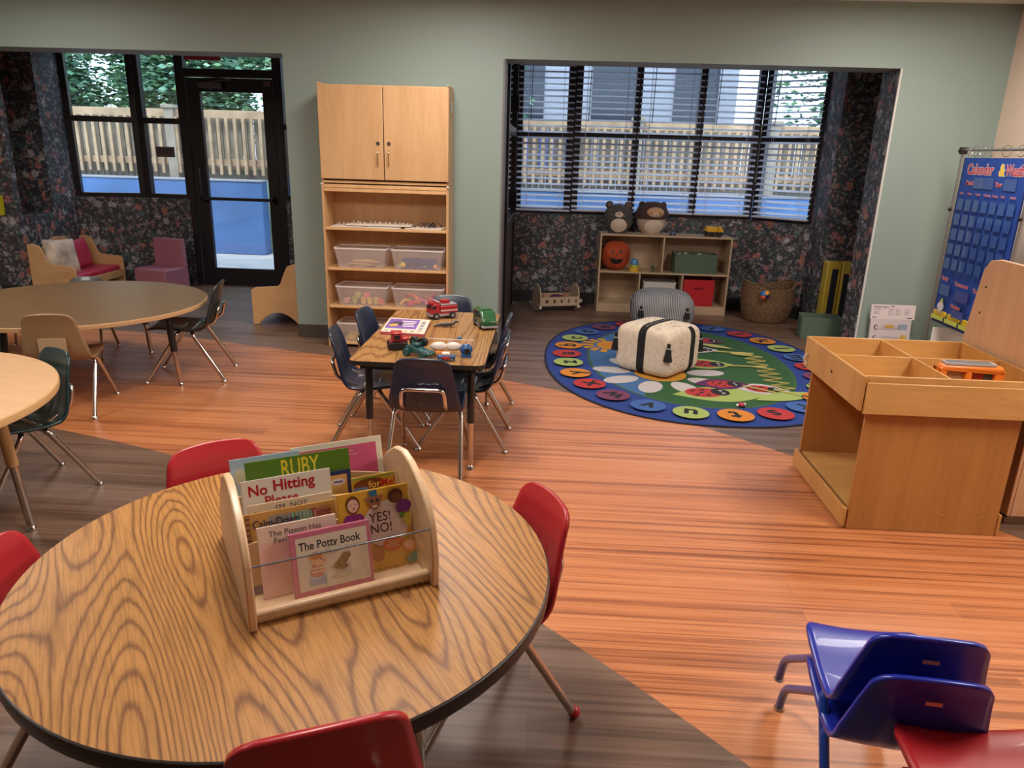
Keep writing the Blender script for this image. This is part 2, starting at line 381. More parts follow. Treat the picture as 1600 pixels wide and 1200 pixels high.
seg(b, LW[0], LW[1], WTOP, CEIL); seg(b, LW[1], (-2.75, 8.5), WTOP, CEIL); seg(b, (-2.75, 8.5), (-1.9, 8.5), 0, CEIL)
struct(b.build('wall_left_alcove', PAPER))
b = MB()   # return wall with its deep niche, then the nearer wall
b.box(-5.7, -5.35, 7.3, 8.42, 0, .84); b.box(-5.7, -5.35, 7.3, 7.38, .84, CEIL); b.box(-5.7, -5.35, 7.88, 8.42, .84, CEIL); b.box(-5.72, -5.66, 7.38, 7.88, .84, CEIL)
b.box(-7, -5.7, 7.3, 7.42, 0, CEIL); b.box(-5.7, -5.69, 7.3, 8.4, 0, .3)
struct(b.build('wall_alcove_return', PAPER))
struct(MB().box(-7, -5.352, 7.288, 7.3, 0, .14).build('baseboard_left_alcove', CHARC))
struct(MB().box(-2.12, -2.04, 6.55, 8.5, 0, CEIL).box(-.52, -.42, 6.55, 8.2, 0, CEIL).build('wall_between_alcoves', PAPER))
# ---- windows
def window(n, p, q, z0, z1, rails, mull=(), w0=.05, w1=.05, depth=.09):
    p = Vector((p[0], p[1], 0)); q = Vector((q[0], q[1], 0)); L = (q-p).length; a = math.atan2(q.y-p.y, q.x-p.x)
    root = bpy.data.objects.new('window_%d' % n, None); COL.objects.link(root); root.location = p; root.rotation_euler = (0,0,a); struct(root)
    b = MB()
    b.box(0, w0, 0, depth, z0, z1); b.box(L-w1, L, 0, depth, z0, z1)
    for m in mull: b.box(m[0]-m[1]/2, m[0]+m[1]/2, 0, depth, z0, z1)
    b.box(w0, L-w1, .005, depth-.005, z0, z0+.05); b.box(w0, L-w1, .005, depth-.005, z1-.05, z1)
    for r_ in rails: b.box(w0, L-w1, .005, depth-.005, r_-.03, r_+.03)
    b.build('window_frame', DARKM, root, bevel=.003)
    MB().box(w0*.6, L-w1*.6, depth*.45, depth*.5, z0+.02, z1-.02).build('window_pane', GLASS, root)
    return root
window(1, LW[0], LW[1], SILL, WTOP, [1.83], w0=.06, w1=.06)
window(2, LW[1], (-4.14, 8.5), SILL, WTOP, [1.83], w0=.07, w1=.03)
window(3, (-3.01, 8.5), (-2.75, 8.5), SILL+.02, WTOP, [1.80], w0=.03, w1=.03)
window(4, (-.37, 8.2), (2.18, 8.2), SILL, WTOP, [1.80], [(.60, .15), (1.257, .07), (1.915, .07)], w0=.06, w1=.07)
window(5, (2.18, 8.2), (2.68, 7.78), SILL, WTOP, [1.80], w0=.06, w1=.05)
# ---- exit door of the left alcove with transom
def door():
    root = bpy.data.objects.new('door_1', None); COL.objects.link(root); root.location = (-4.14, 8.5, 0); struct(root)
    W_ = 1.13
    b = MB(); b.box(0, .07, 0, .1, 0, WTOP); b.box(W_-.07, W_, 0, .1, 0, WTOP); b.box(.07, W_-.07, 0, .1, 2.30, 2.385); b.box(.07, W_-.07, 0, .1, WTOP-.05, WTOP)
    b.box(.07, W_-.07, 0, .1, 0, .02)
    b.build('door_frame', DARKM, root, bevel=.003)
    b = MB(); b.box(.08, .225, .02, .07, .02, 2.29); b.box(W_-.20, W_-.08, .02, .07, .02, 2.29); b.box(.225, W_-.20, .02, .07, .02, .20); b.box(.225, W_-.20, .02, .07, 2.15, 2.29)
    b.build('door_leaf', DARKM, root, bevel=.003)
    MB().box(.22, W_-.195, .042, .048, .19, 2.16).build('door_pane', GLASS, root)
    MB().box(.07, W_-.07, .045, .05, 2.38, WTOP-.04).build('transom_pane', GLASS, root)
    b = MB(); b.box(.15, W_-.12, -.045, -.015, .985, 1.02); b.box(.15, .18, -.045, .02, .96, 1.045); b.box(W_-.15, W_-.12, -.045, .02, .96, 1.045)
    b.build('push_bar', CHROME if 0 else DARKM, root, bevel=.004)
    MB().tube([(.165, -.03, 1.04), (.165, -.05, 1.1), (.165, -.05, 1.32), (.165, .02, 1.36)], .009, 8, smoothing=.03).build('pull_handle', DARKM, root)
    gm = mat('closer_grey', (.13,.11,.11), .35, .5)
    b = MB(); b.box(.24, .5, -.045, .02, 2.185, 2.245, 0); b.tube([(.37, -.02, 2.25), (.62, -.03, 2.275), (.24, -.01, 2.32)], .008, 6); b.cyl((.37,-.02,2.17), (.37,-.02,2.19), .015)
    b.build('door_closer', gm, root, bevel=.003)
    MB().box(W_-.17, W_-.09, -.006, .02, 2.22, 2.27).build('door_sensor', mat('sensor_brown', (.12,.06,.045), .4), root)
door()
# ---- glazed dark door at the left side of the right alcove
def side_door():
    root = bpy.data.objects.new('door_2', None); COL.objects.link(root); root.location = (-.41, 6.62, 0); struct(root)
    L = 1.5; wood = mat('dark_stained_wood', (.06,.038,.036), .4)
    b = MB(); b.box(0, .045, 0, .09, 0, WTOP); b.box(0, .045, L-.09, L, 0, WTOP); b.box(0, .045, .09, L-.09, WTOP-.08, WTOP); b.box(0, .045, .09, L-.09, 1.76, 1.84); b.box(0, .045, .09, L-.09, .9, 1.0)
    b.build('door_frame', DARKM, root, bevel=.003)
    MB().box(.004, .03, .09, L-.09, 0, .9).build('lower_panel', wood, root)
    MB().box(.012, .02, .09, L-.09, 1.0, WTOP-.08).build('door_pane', mat('dark_reflective_glass', (.05,.055,.07), .04, 0, coat=1), root)
    for z in (1.05, 2.0): MB().box(.045, .065, L-.14, L-.08, z, z+.16).build('hinge', DARKM, root, bevel=.003)
side_door()
# ---- ceiling troffers
for i, (lx, ly, lw) in enumerate(LIGHTS):
    side = 'right' if lx > 1 else ('left' if lx < -3 else 'middle'); row = 'nearest the alcoves' if ly > 4 else ('over the round oak table' if ly > 0 else 'at the back of the room')
    t = thing('ceiling_light', 'recessed white rectangular ceiling light, %s one %s' % (side, row), 'ceiling light', (lx, ly, CEIL-.03), group='recessed ceiling lights')
    MB().box(-.30, .30, -.58, -.55, 0, .03).box(-.30, .30, .55, .58, 0, .03).box(-.30, -.275, -.55, .55, 0, .03).box(.275, .30, -.55, .55, 0, .03).build('light_frame', WHITEP, t)
    MB().box(-.275, .275, -.55, .55, .012, .02).build('diffuser', mat('lit_diffuser', (.8,.8,.8), .5, emit=(1,.88,.75), es=1.5), t)
# ---- window blinds
SLAT, nt_, bb_ = nmat('lilac_white_slat'); bb_.inputs['Base Color'].default_value = (.70,.71,.80,1); bb_.inputs['Roughness'].default_value = .35
tr_ = nt_.nodes.new('ShaderNodeBsdfTranslucent'); tr_.inputs[0].default_value = (.7,.72,.85,1); mx_ = nt_.nodes.new('ShaderNodeMixShader'); mx_.inputs[0].default_value = .3
nt_.links.new(bb_.outputs[0], mx_.inputs[1]); nt_.links.new(tr_.outputs[0], mx_.inputs[2]); nt_.links.new(mx_.outputs[0], nt_.nodes['Material Output'].inputs[0])
CORD = mat('blind_cord', (.6,.6,.65), .6)
def blind(p, q, where, pos, lift=0):
    p = Vector((*p, 0)); q = Vector((*q, 0)); L = (q-p).length; a = math.atan2(q.y-p.y, q.x-p.x)
    t = thing('window_blind', 'pale horizontal slat blind hanging '+where, 'window blind', (p.x, p.y, 0), math.degrees(a), 'slatted blinds across the right alcove windows')
    y = -.055; z0 = 1.02+lift
    MB().box(.006, L-.006, y-.03, y+.03, 2.55, 2.60).build('head_rail', SLAT, t, bevel=.003)
    b = MB(); z = z0+.05; k = 0
    while z < 2.53:
        M = T(0, y, z, rx=21+random.Random(k+pos*77).uniform(-2, 2), ry=random.Random(k*3+pos).uniform(-.12, .12))
        b.box(.008, L-.008, -.025, .025, -.0013, .0013, 0, M); z += .0585; k += 1
    b.build('slats', SLAT, t)
    MB().box(.008, L-.008, y-.027, y+.027, z0, z0+.02).build('bottom_rail', SLAT, t, bevel=.004)
    b = MB()
    for cx in (.12, L-.12):
        for dy in (-.028, .028): b.box(cx-.0015, cx+.0015, y+dy-.001, y+dy+.001, z0+.01, 2.56)
    b.build('ladder_cord', CORD, t)
    MB().cyl((.14, y-.04, 1.93), (.15, y-.036, 2.56), .004, 6).build('tilt_wand', DARKM, t)
BX = [-.365, .232, .887, 1.545, 2.165]
blind((BX[0], 8.19), (BX[1], 8.19), 'over the leftmost pane of the row', 0, -.01)
blind((BX[1], 8.19), (BX[2], 8.19), 'above the grey bear plush', 1)
blind((BX[2], 8.19), (BX[3], 8.19), 'above the brown lion plush, middle pane', 2)
blind((BX[3], 8.19), (BX[4]-.02, 8.19), 'above the yellow dump truck', 3)
d_ = (Vector((2.68, 7.78))-Vector((2.18, 8.2))).normalized()
blind((2.20, 8.150), (2.665, 7.76), 'over the angled rightmost pane', 4)
# ================================================================ OUTSIDE
struct(MB().box(-16, 12, 8.62, 11.5, -.12, -.02).build('ground', mat('pale_concrete', (.42,.41,.40), .9, var=.15, vscale=3)))
struct(MB().box(-60, 50, 11.5, 90, -.12, -.03).build('ground', mat('dark_lawn', (.05,.09,.035), .95, var=.3, vscale=2)))
BLUEW = mat('blue_wall_paint', (.06,.155,.36), .6, var=.2, vscale=1.5)
def lowwall(x0, x1, label):
    t = thing('low_wall', label, 'wall', (x0, 11.2, -.02))
    MB().box(0, x1-x0, 0, .25, 0, 1.09).build('wall_body', BLUEW, t, bevel=.01)
    MB().box(-.01, x1-x0+.01, -.015, .27, 1.09, 1.115).build('wall_cap', mat('grey_cap', (.28,.3,.34), .7), t, bevel=.004)
lowwall(-13, -4.33, 'low blue painted wall outside the exit door below the wooden fence')
lowwall(-3.2, 9.5, 'low blue painted wall outside the blinds window below the wooden fence')
FW = mat('fence_timber', (.40,.28,.17), .8, var=.25, vscale=5)
FW2 = mat('weathered_fence_timber', (.30,.26,.20), .85, var=.2, vscale=7)
def fence(x0, x1, label, seed, top=2.09):
    rnd = random.Random(seed); Y = 11.62; L = x1-x0
    t = thing('wooden_fence', label, 'fence', (x0, Y, -.02))
    MB().box(0, L, -.05, 0, 1.99, top+.02).build('top_rail', FW, t, bevel=.006)
    MB().box(0, L, -.045, 0, 1.30, 1.40).build('bottom_rail', FW, t, bevel=.006)
    b = MB(); x = .03
    while x < L-.05: b.box(x, x+.045, -.085, -.05, 1.18+rnd.uniform(-.01,.01), 2.0); x += .13
    b.build('pickets', FW, t)
    b = MB(); x = 0
    while x < L-.1: b.box(x, x+.085, .10, .125, 1.10, 2.03+rnd.uniform(-.02,.02)); x += .098
    b.build('back_boards', FW2, t)
    x = rnd.uniform(.3, .9)
    for px in ([.62, 2.62, 4.6] if seed == 1 else [.5, 2.5, 4.5, 6.5, 8.5]):
        if px < L-.2:
            MB().box(px, px+.14, -.10, .04, 0, 2.12).box(px-.025, px+.165, -.125, .065, 2.12, 2.17).build('post', FW2, t, bevel=.006)
fence(-8.7+.2, -3.3, 'pale timber picket fence seen through the exit door and the windows beside it', 1)
fence(-3.3, 7.2, 'timber picket fence seen between the slats of the blinds', 2)
fence(-13.6, -8.5, 'timber picket fence section at the far left beyond the corner window', 3)
LEAF = [mat('leaf_green', (.12,.25,.10), .7), mat('leaf_blue_green', (.17,.36,.24), .7), mat('leaf_bright', (.38,.55,.32), .7), mat('leaf_dark', (.035,.09,.05), .7)]
BARK = mat('bark', (.12,.09,.07), .9)
def tree(x, y, h, rr, label, seed, n=2600, zc=None):
    n = int(n*2.3)
    rnd = random.Random(seed); t = thing('leafy_tree', label, 'tree', (x, y, -.02), group=None)
    MB().tube([(0,0,0), (.05,.03,h*.4), (-.04,0,h*.8)], [.13,.04], 8).build('trunk', BARK, t)
    b = MB()
    clumps = [(rnd.uniform(-rr, rr), rnd.uniform(-rr*.6, rr*.6), (zc or h*.66)+rnd.uniform(-.42, .42)*h*.75, rnd.uniform(.35, .7)) for _ in range(46)]
    for i in range(n):
        c = rnd.choice(clumps); v = Vector((rnd.gauss(0,1), rnd.gauss(0,1), rnd.gauss(0,1))).normalized()*c[3]*rnd.uniform(.6, 1)
        p = Vector(c[:3])+v
        if p.z < .3: continue
        s = rnd.uniform(.045, .09); M = Matrix.Translation(p) @ Matrix.Rotation(rnd.uniform(0, 6.3), 4, 'Z') @ Matrix.Rotation(rnd.uniform(-1.2, 1.2), 4, 'X')
        b.add([(-s, 0, 0), (0, -s*.5, 0), (s, 0, 0), (0, s*.5, .01)], [(0,1,2,3)], rnd.choices([0,1,2,3], [4,5,2,2])[0], M)
    b.build('foliage', LEAF, t)
tree(-9.1, 13.5, 4.8, .72, 'dense green tree beyond the fence, behind the corner window', 11, 5200)
tree(-6.4, 13.5, 4.8, .72, 'dense green tree beyond the fence, behind the window left of the exit door', 12, 5200)
tree(-3.9, 13.5, 3.7, .6, 'bushy green tree beyond the fence behind the exit door', 13, 3600)
tree(-11.9, 13.6, 4.8, .8, 'green tree beyond the fence at the far left', 14, 4000)
tree(-10.4, 16.5, 6.2, 1.7, 'tall green tree standing farther back beyond the corner window', 21, 5000)
tree(-6.0, 16.5, 6.0, 1.8, 'tall green tree standing farther back behind the exit door', 22, 5000)
tree(-8.6, 21.5, 7.6, 2.3, 'tall dense green tree farthest back behind the corner windows', 23, 6500)
tree(-14.2, 20.5, 7.2, 1.8, 'tall green tree farthest back at the far left', 24, 4500)
tree(-7.75, 15.4, 5.4, .9, 'broad green tree between the front trees behind the corner window', 25, 4500)
tree(4.9, 13.6, 4.3, .9, 'light green tree beyond the fence, above the angled right pane', 15, 1800, 3.2)
tree(-1.6, 13.9, 3.2, .7, 'small green tree beyond the fence at the left of the blinds', 16, 1500)
t = thing('neighbour_house', 'grey sided house standing beyond the fence behind the blinds', 'house', (.6, 16.5, -.02))
MB().box(-2.6, 3.2, 0, 4, 0, 4.2).build('wall_body', stripe_mat('grey_siding', (.42,.45,.52), (.33,.35,.42), 6, 2, .9), t)
MB().prism([(-3.0, 4.2), (3.6, 4.2), (.3, 5.9)], -.3, 4.3, 'y').build('roof', mat('grey_shingle', (.09,.09,.1), .9), t)
for wx in (-1.7, .2, 1.9): MB().box(wx, wx+.9, -.04, .02, 2.2, 3.4).build('house_window', mat('dark_pane', (.03,.04,.06), .1), t)
t = thing('play_panel', 'bright blue plastic play panel behind the fence at the left of the blinds', 'play equipment', (-.75, 12.4, -.02))
MB().box(0, 1.0, 0, .06, 1.3, 1.98).build('panel', mat('play_blue', (.02,.12,.75), .4), t, bevel=.01)
MB().box(.1, .16, .0, .06, 0, 1.3).build('leg', mat('play_grey', (.2,.2,.22), .4), t); MB().box(.84, .9, 0, .06, 0, 1.3).build('leg', mat('play_grey2', (.2,.2,.22), .4), t)
# ================================================================ CHAIRS
PROF = [(.218,.346),(.211,.357),(.185,.364),(.14,.368),(.08,.364),(.02,.357),(-.04,.352),(-.09,.352),(-.13,.358),(-.16,.376),(-.178,.405),(-.19,.44),(-.202,.49),(-.215,.545),(-.232,.60),(-.248,.638)]
def sample_profile(n):
    P = [Vector((0, a, c)) for a, c in PROF]; L = [0]
    for i in range(1, len(P)): L.append(L[-1]+(P[i]-P[i-1]).length)
    tot = L[-1]; out = []
    ts = [0, .006, .014, .026, .042, .06]+[.06+(tot-.12)*i/24 for i in range(1, 24)]+[tot-.06, tot-.042, tot-.026, tot-.014, tot-.006, tot]
    for t in ts:
        i = 0
        while i < len(L)-2 and L[i+1] < t: i += 1
        f = (t-L[i])/(L[i+1]-L[i]); out.append((P[i].lerp(P[i+1], f), t, tot))
    return out
def chair_shell(M_, root, scale_w=1.0, top_w=.125):
    b = MB(); S_ = sample_profile(0); ns = 19; rows = []
    WK = [(0,.165),(.12,.178),(.25,.182),(.36,.182),(.44,.178),(.52,.162),(.62,.142),(.75,top_w)]
    for p, t, tot in S_:
        w = WK[-1][1]
        for (a, wa), (c, wc) in zip(WK, WK[1:]):
            if a <= t <= c: w = wa+(wc-wa)*(t-a)/(c-a); break
        w *= scale_w; wf = w; d = min(t, tot-t); r = .058 if t < tot/2 else .042
        if d < r: w = w-r+math.sqrt(max(0, r*r-(r-d)**2))
        back = max(0, min(1, (t-.34)/.1)); row = []
        for j in range(ns):
            s = -1+2*j/(ns-1); x = s*w; s0 = s; s = x/wf
            y = p.y; z = p.z
            y += back*(.016*s*s) ; z -= (1-back)*.014*(1-s*s); z += .014*(1-s*s)*max(0, min(1, (t-tot+.15)/.15))
            if .36 < t < .56 and abs(s0) < .62: y += .004*math.cos((j-9)*PI*.66)*min(1, (t-.36)/.04, (.56-t)/.04)*back
            row.append((x, y, z))
        rows.append(row)
    vs = [v for r_ in rows for v in r_]; fs = []
    for i in range(len(rows)-1):
        for j in range(ns-1): fs.append((i*ns+j, i*ns+j+1, (i+1)*ns+j+1, (i+1)*ns+j))
    b.add(vs, fs)
    return b.build('seat_shell', M_, root, solid=.013, ang=60)
def make_chair(name, label, M_, LEGM, group=None, foot=None, mark=False, cat='chair', spread=(.19, .15), tr=.0132, ff=.24, backf=True):
    t = thing(name, label, cat, group=group)
    sh = chair_shell(M_, t)
    fm = foot or CHROME
    for s in (-1, 1):
        for nm, P in (('rear', [(s*spread[0], -.25, .012), (s*.172, -.07, .325), (s*.12, -.055, .338), (0, -.055, .338)]), ('front', [(s*spread[0], ff, .012)]+([(s*spread[0], ff-.03, .11)] if ff > .3 else [])+[(s*.150, ff-.21 if ff < .3 else .08, .325), (s*.10, .015, .338), (0, .015, .338)])):
            lg = MB().tube(P, tr, 10, smoothing=.035 if ff < .3 else .07).build('leg', LEGM, t)
            x, y, z = P[0]
            if foot: MB().ball((x, y, .020), .0195, sz=1.0).build('foot_cap', fm, lg)
            else: MB().lathe([(.008,.022),(.012,.018),(.017,.010),(.019,.004),(.017,.0)], (x, y, 0), 14).build('glide', fm, lg)
    if backf and not mark: MB().tube([(-.105, -.075, .335), (-.110, -.205, .395), (-.104, -.232, .49), (.104, -.232, .49), (.110, -.205, .395), (.105, -.075, .335)], .0105, 10, smoothing=.03).build('back_frame', LEGM, t)
    if mark:
        L = mat('orange_tag', (.60,.27,.14), .5)
        MB().box(-.019, .019, -.236, -.2335, .577, .587, 0, T(0, -.010, 0, rx=0)).build('maker_tag', L, t)
    return t
def put(t, x, y, dx, dy, z=0, s=1.0):
    """origin at x,y facing (dx,dy)"""
    t.location = (x, y, z); t.rotation_euler = (0, 0, math.atan2(-dx, dy)); t.scale = (s, s, s); return t
def chairs(proto, spots, group):
    for i, sp in enumerate(spots):
        o = proto if i == 0 else copy_tree(proto)
        o['label'] = sp[0]; o['group'] = group; put(o, *sp[1:])
GRect = 'navy chairs around the rectangular oak table'
navy = make_chair('school_chair', 'x', NAVY, CHROME)
chairs(navy, [
 ('navy plastic chair at the near end of the rectangular table, back to viewer', -.575, 3.59, 0, 1),
 ('navy plastic chair on the left side of the rectangular table, nearest the viewer', -.93, 3.93, 1, .12),
 ('navy plastic chair on the left side of the rectangular table, nearest the tall cabinet', -.90, 4.42, 1, -.1),
 ('navy plastic chair at the far end of the rectangular table beside the toy fire truck', -.64, 4.745, .02, -1),
 ('navy plastic chair on the right side of the rectangular table, nearest the viewer', -.435, 3.97, -1, 0),
 ('navy plastic chair on the right side of the rectangular table, behind its near neighbour', -.445, 4.44, -1, .03)], GRect)
blk = make_chair('school_chair', 'x', CHBLACK, CHROME)
chairs(blk, [
 ('black plastic chair at the right side of the big brown round table, in profile', -2.53, 4.975, -.98, -.207, 0, 1.05),
 ('black plastic chair behind the big brown table in front of the red cushioned settee', -3.59, 5.43, .25, -.97, 0, .87),
 ('black plastic chair behind the big brown table at the left edge of the photo', -4.18, 5.28, .8, -.6, 0, .87),
 ('black plastic chair at the near left of the big brown table, mostly hidden', -3.72, 4.22, .62, .78, 0, 1.0)], 'black chairs around the big brown table')
TANL = mat('tan_plastic_recess', (.48,.33,.19), .5)
tan = make_chair('school_chair', 'tan plastic chair pulled up to the near side of the big brown table', TAN, CHROME, spread=(.18, .14), backf=False); put(tan, -2.915, 4.21, -.27, .96, 0, .99)
MB().prism(rrect(-.075, .075, .405, .50, .012), -.222, -.214, 'y', M=T(0, .002, 0)).build('handle_recess', TANL, tan, bevel=.002)
dg = make_chair('school_chair', 'dark green plastic chair at the pale maple table on the left', DGREEN, CHROME); put(dg, -2.425, 3.05, -.53, -.85)
rd = make_chair('school_chair', 'x', REDP, CHROME, foot=REDP)
chairs(rd, [
 ('red plastic chair behind the round oak table, left of the book rack', -.900, 1.965, .63, -.77, 0, 1.04),
 ('red plastic chair at the right side of the round oak table', -.172, 1.845, -.88, -.47),
 ('red plastic chair at the left edge of the photo beside the round oak table', -1.10, 1.53, .99, .12),
 ('red plastic chair at the near edge of the round oak table, cut off below', -.434, 1.192, -.385, .923, 0, 1.08)], 'red chairs around the round oak table')
bl = make_chair('school_chair', 'x', BLUEP, BLUEM, mark=True, spread=(.165, .15), tr=.0135, ff=.38)
for ch in bl.children:
    pass
chairs(bl, [
 ('bright blue plastic chair underneath its twin in the stack at lower right', .880, 1.535, .10, 1, 0, .88),
 ('bright blue plastic chair on top of its twin in the stack at lower right', .885, 1.585, .10, 1, .066, .88)], 'stacked blue chairs')
rs = make_chair('school_chair', 'x', REDP, CHROME)
chairs(rs, [
 ('red plastic chair underneath another at the bottom right corner', .965, 1.095, -.02, 1, 0, 1.0),
 ('red plastic chair on top of its twin at the bottom right corner', .965, 1.15, -.02, 1, .066, 1.0)], 'stacked red chairs')
# ================================================================ TABLES
def table_leg(t, x, y, top, ox, oy, upper, lower, ur=.023, lr=.0165, split=.24):
    """leg from the top (x,y,top) splaying to (x+ox,y+oy,0)"""
    f = 1-split/top; mx, my = x+ox*f, y+oy*f
    l = MB().cyl((x, y, top), (mx, my, split), ur, 14).build('leg', upper, t)
    MB().cyl((mx, my, split+.01), (x+ox, y+oy, .02), lr, 12).build('leg_insert', lower, l)
    MB().lathe([(.008,.03),(.014,.024),(.021,.012),(.023,.004),(.02,.0)], (x+ox, y+oy, 0), 14).build('glide', CHROME, l)
def round_table(name, label, x, y, r, h, top, edge, legs, upper, lower, th=.03, group=None, lr=.56, **k):
    t = thing(name, label, 'table', (x, y, 0), group=group)
    b = MB(); n = 96
    b.ell(0, 0, r-.004, r-.004, h+.0002, 0, n)
    b.lathe([(r-.004, h), (r, h-.003), (r+.002, h-th*.5), (r, h-th), (r-.006, h-th-.001), (0, h-th-.001)], n=n, mi=1)
    b.build('tabletop', [top, edge], t)
    for a in legs:
        c, s = math.cos(R(a)), math.sin(R(a))
        table_leg(t, c*(lr-.05), s*(lr-.05), h-th, c*.05, s*.05, upper, lower, **k)
        MB().box(-.05, .05, -.05, .05, h-th-.006, h-th, 0, T(c*(lr-.05), s*(lr-.05), 0, rz=a)).build('mounting_plate', upper, t)
    return t
BL = mat('black_enamel', (.012,.012,.014), .3, coat=.3)
TANLEG = mat('tan_enamel', (.52,.30,.12), .35)
BLKEDGE = mat('black_edge_band', (.02,.014,.012), .4)
BROWNEDGE = mat('tan_edge_band', (.55,.33,.16), .4)
PALEEDGE = mat('maple_edge_band', (.62,.38,.17), .4)
round_table('round_table', 'round table in the foreground with bold oak grain top and black edge', -.6, 1.6, .64, .6, OAK1, BLKEDGE, (-35, 55, 145, 235), CHROME, CHROME, .036, lr=.45, split=.3)
round_table('round_table', 'large round table with plain dull brown top and tan edge near the settee', -3.19, 4.80, .82, .55, WALN, BROWNEDGE, (-6, 84, 174, 264), BL, CHROME, .028, lr=.70)
round_table('round_table', 'round table with pale maple top cut off by the left edge of the photo', -2.79, 2.56, .79, .6, MAPLEL, PALEEDGE, (13, 103, 193, 283), TANLEG, CHROME, .032, lr=.65, split=.3)
t = thing('rectangular_table', 'rectangular oak grain table with black edge holding toy vehicles', 'table', (-.622, 4.06, 0))
P = rrect(-.338, .338, -.62, .62, .045)
MB().prism(P, .5755, .5985, 'z', 1).poly(P, .599, 0).build('tabletop', [OAK2, BLKEDGE], t)
MB().box(-.29, .29, -.57, .57, .545, .5755).build('apron', BL, t)
for sx in (-1, 1):
    for sy in (-1, 1): table_leg(t, sx*.262, sy*.50, .575, sx*.005, sy*.012, BL, CHROME, .02, .0135, .26)
# ================================================================ BOOK RACK
RA = (-.603, 1.322, .6); RZ = 30.36; RL = .4254
rk = thing('book_rack', 'pale birch tabletop book rack with tiered slots and clear front on the round oak table', 'book rack', RA, RZ)
side = [(-.012, 0), (-.014, .08), (.004, .15), (.030, .198), (.08, .236), (.14, .264), (.2, .274), (.26, .262), (.32, .226), (.38, .168), (.435, .09), (.45, .02), (.45, 0)]
BIR = grain('rack_birch', (.68,.48,.29), (.60,.40,.22), (3, 14, 3), .38, .7)
for x0 in (-.006, RL-.012): MB().prism(side, x0, x0+.018, 'x').build('side_panel', BIR, rk, bevel=.004)
MB().prism([(.006, .012), (.028, .012), (.028, .032), (.012, .034), (.006, .028)], .012, RL-.012, 'x').build('front_rail', BIR, rk, bevel=.003)
ACR = glass_mat('clear_acrylic', (.93,.93,.95), .10)
MB().box(.012, RL-.012, -.0005, .0025, .012, .150).build('clear_front', ACR, rk)
MB().box(.012, RL-.012, -.0007, .0027, .1490, .1515).build('clear_front_edge', mat('acrylic_edge', (.10,.11,.14), .2), rk)
MB().box(.012, RL-.012, .028, .44, .002, .010).build('bottom_panel', BIR, rk)
def div(v, h, arch=.02, nm='divider'):
    P = [(.012, 0), (RL-.012, 0)]+[(RL-.012-(RL-.024)*i/16, h+arch*math.sin(PI*i/16)) for i in range(17)]
    MB().prism(P, 0, .006, 'y', 0, T(0, v, .010, rx=-14)).build(nm, BIR, rk, bevel=.001)
div(.112, .12); div(.178, .15); div(.262, .165, .03, 'back_divider')
WH = (.74,.70,.64)
def book(label, u0, u1, vb, h, cov, th=.008, pages=(.8,.76,.66), group='picture books in the tabletop rack', lean=-14.0, z0=.011, art=None, spine=None, nm='picture_book'):
    """front cover lies in the local y=0 plane, lower left corner at the origin"""
    A = Matrix.Translation(RA) @ Matrix.Rotation(R(RZ), 4, 'Z') @ Matrix.Translation((u0, vb, z0))
    w = u1-u0; mats = [mat('book_cover', cov, .32, coat=.25), mat('book_pages', pages, .8)]
    b = MB(); b.box(0, w, 0, .0016, 0, h, 0); b.box(.002, w-.003, .0016, th-.0016, .003, h-.003, 1); b.box(0, w, th-.0016, th, 0, h, 0); b.box(-.0006, .0016, 0, th, 0, h, 0)
    cols = {}
    def ci(c):
        if c not in cols: cols[c] = len(mats); mats.append(mat('print_ink', c, .35, coat=.2))
        return cols[c]
    F = Matrix(((1,0,0,0),(0,0,-1,0),(0,1,0,0),(0,0,0,1)))   # (x,y) on cover -> x,z ; layer -> -y
    lay = [0]
    def up(): lay[0] += 1; return -(-.00025*lay[0])
    class A_: pass
    a = A_(); a.w = w; a.h = h
    a.rect = lambda x0, x1, y0, y1, c: b.poly([(x0,y0),(x1,y0),(x1,y1),(x0,y1)], up(), ci(c), F)
    a.ell = lambda cx, cy, rx, ry, c, rot=0: b.ell(cx, cy, rx, ry, up(), ci(c), 22, F, rot)
    a.poly = lambda P, c: b.poly(P, up(), ci(c), F)
    a.text = lambda s, x, y, size, c, fat=0, sx=1, rot=0, align='LEFT': b.text(s, size, F @ T(x, y, up(), rz=rot), ci(c), fat, align, sx)
    if art: art(a)
    o = b.build(nm, mats); o.matrix_world = A @ Matrix.Rotation(R(lean), 4, 'X')
    return tag(o, label, 'book', group)
DK = (.03,.025,.05)
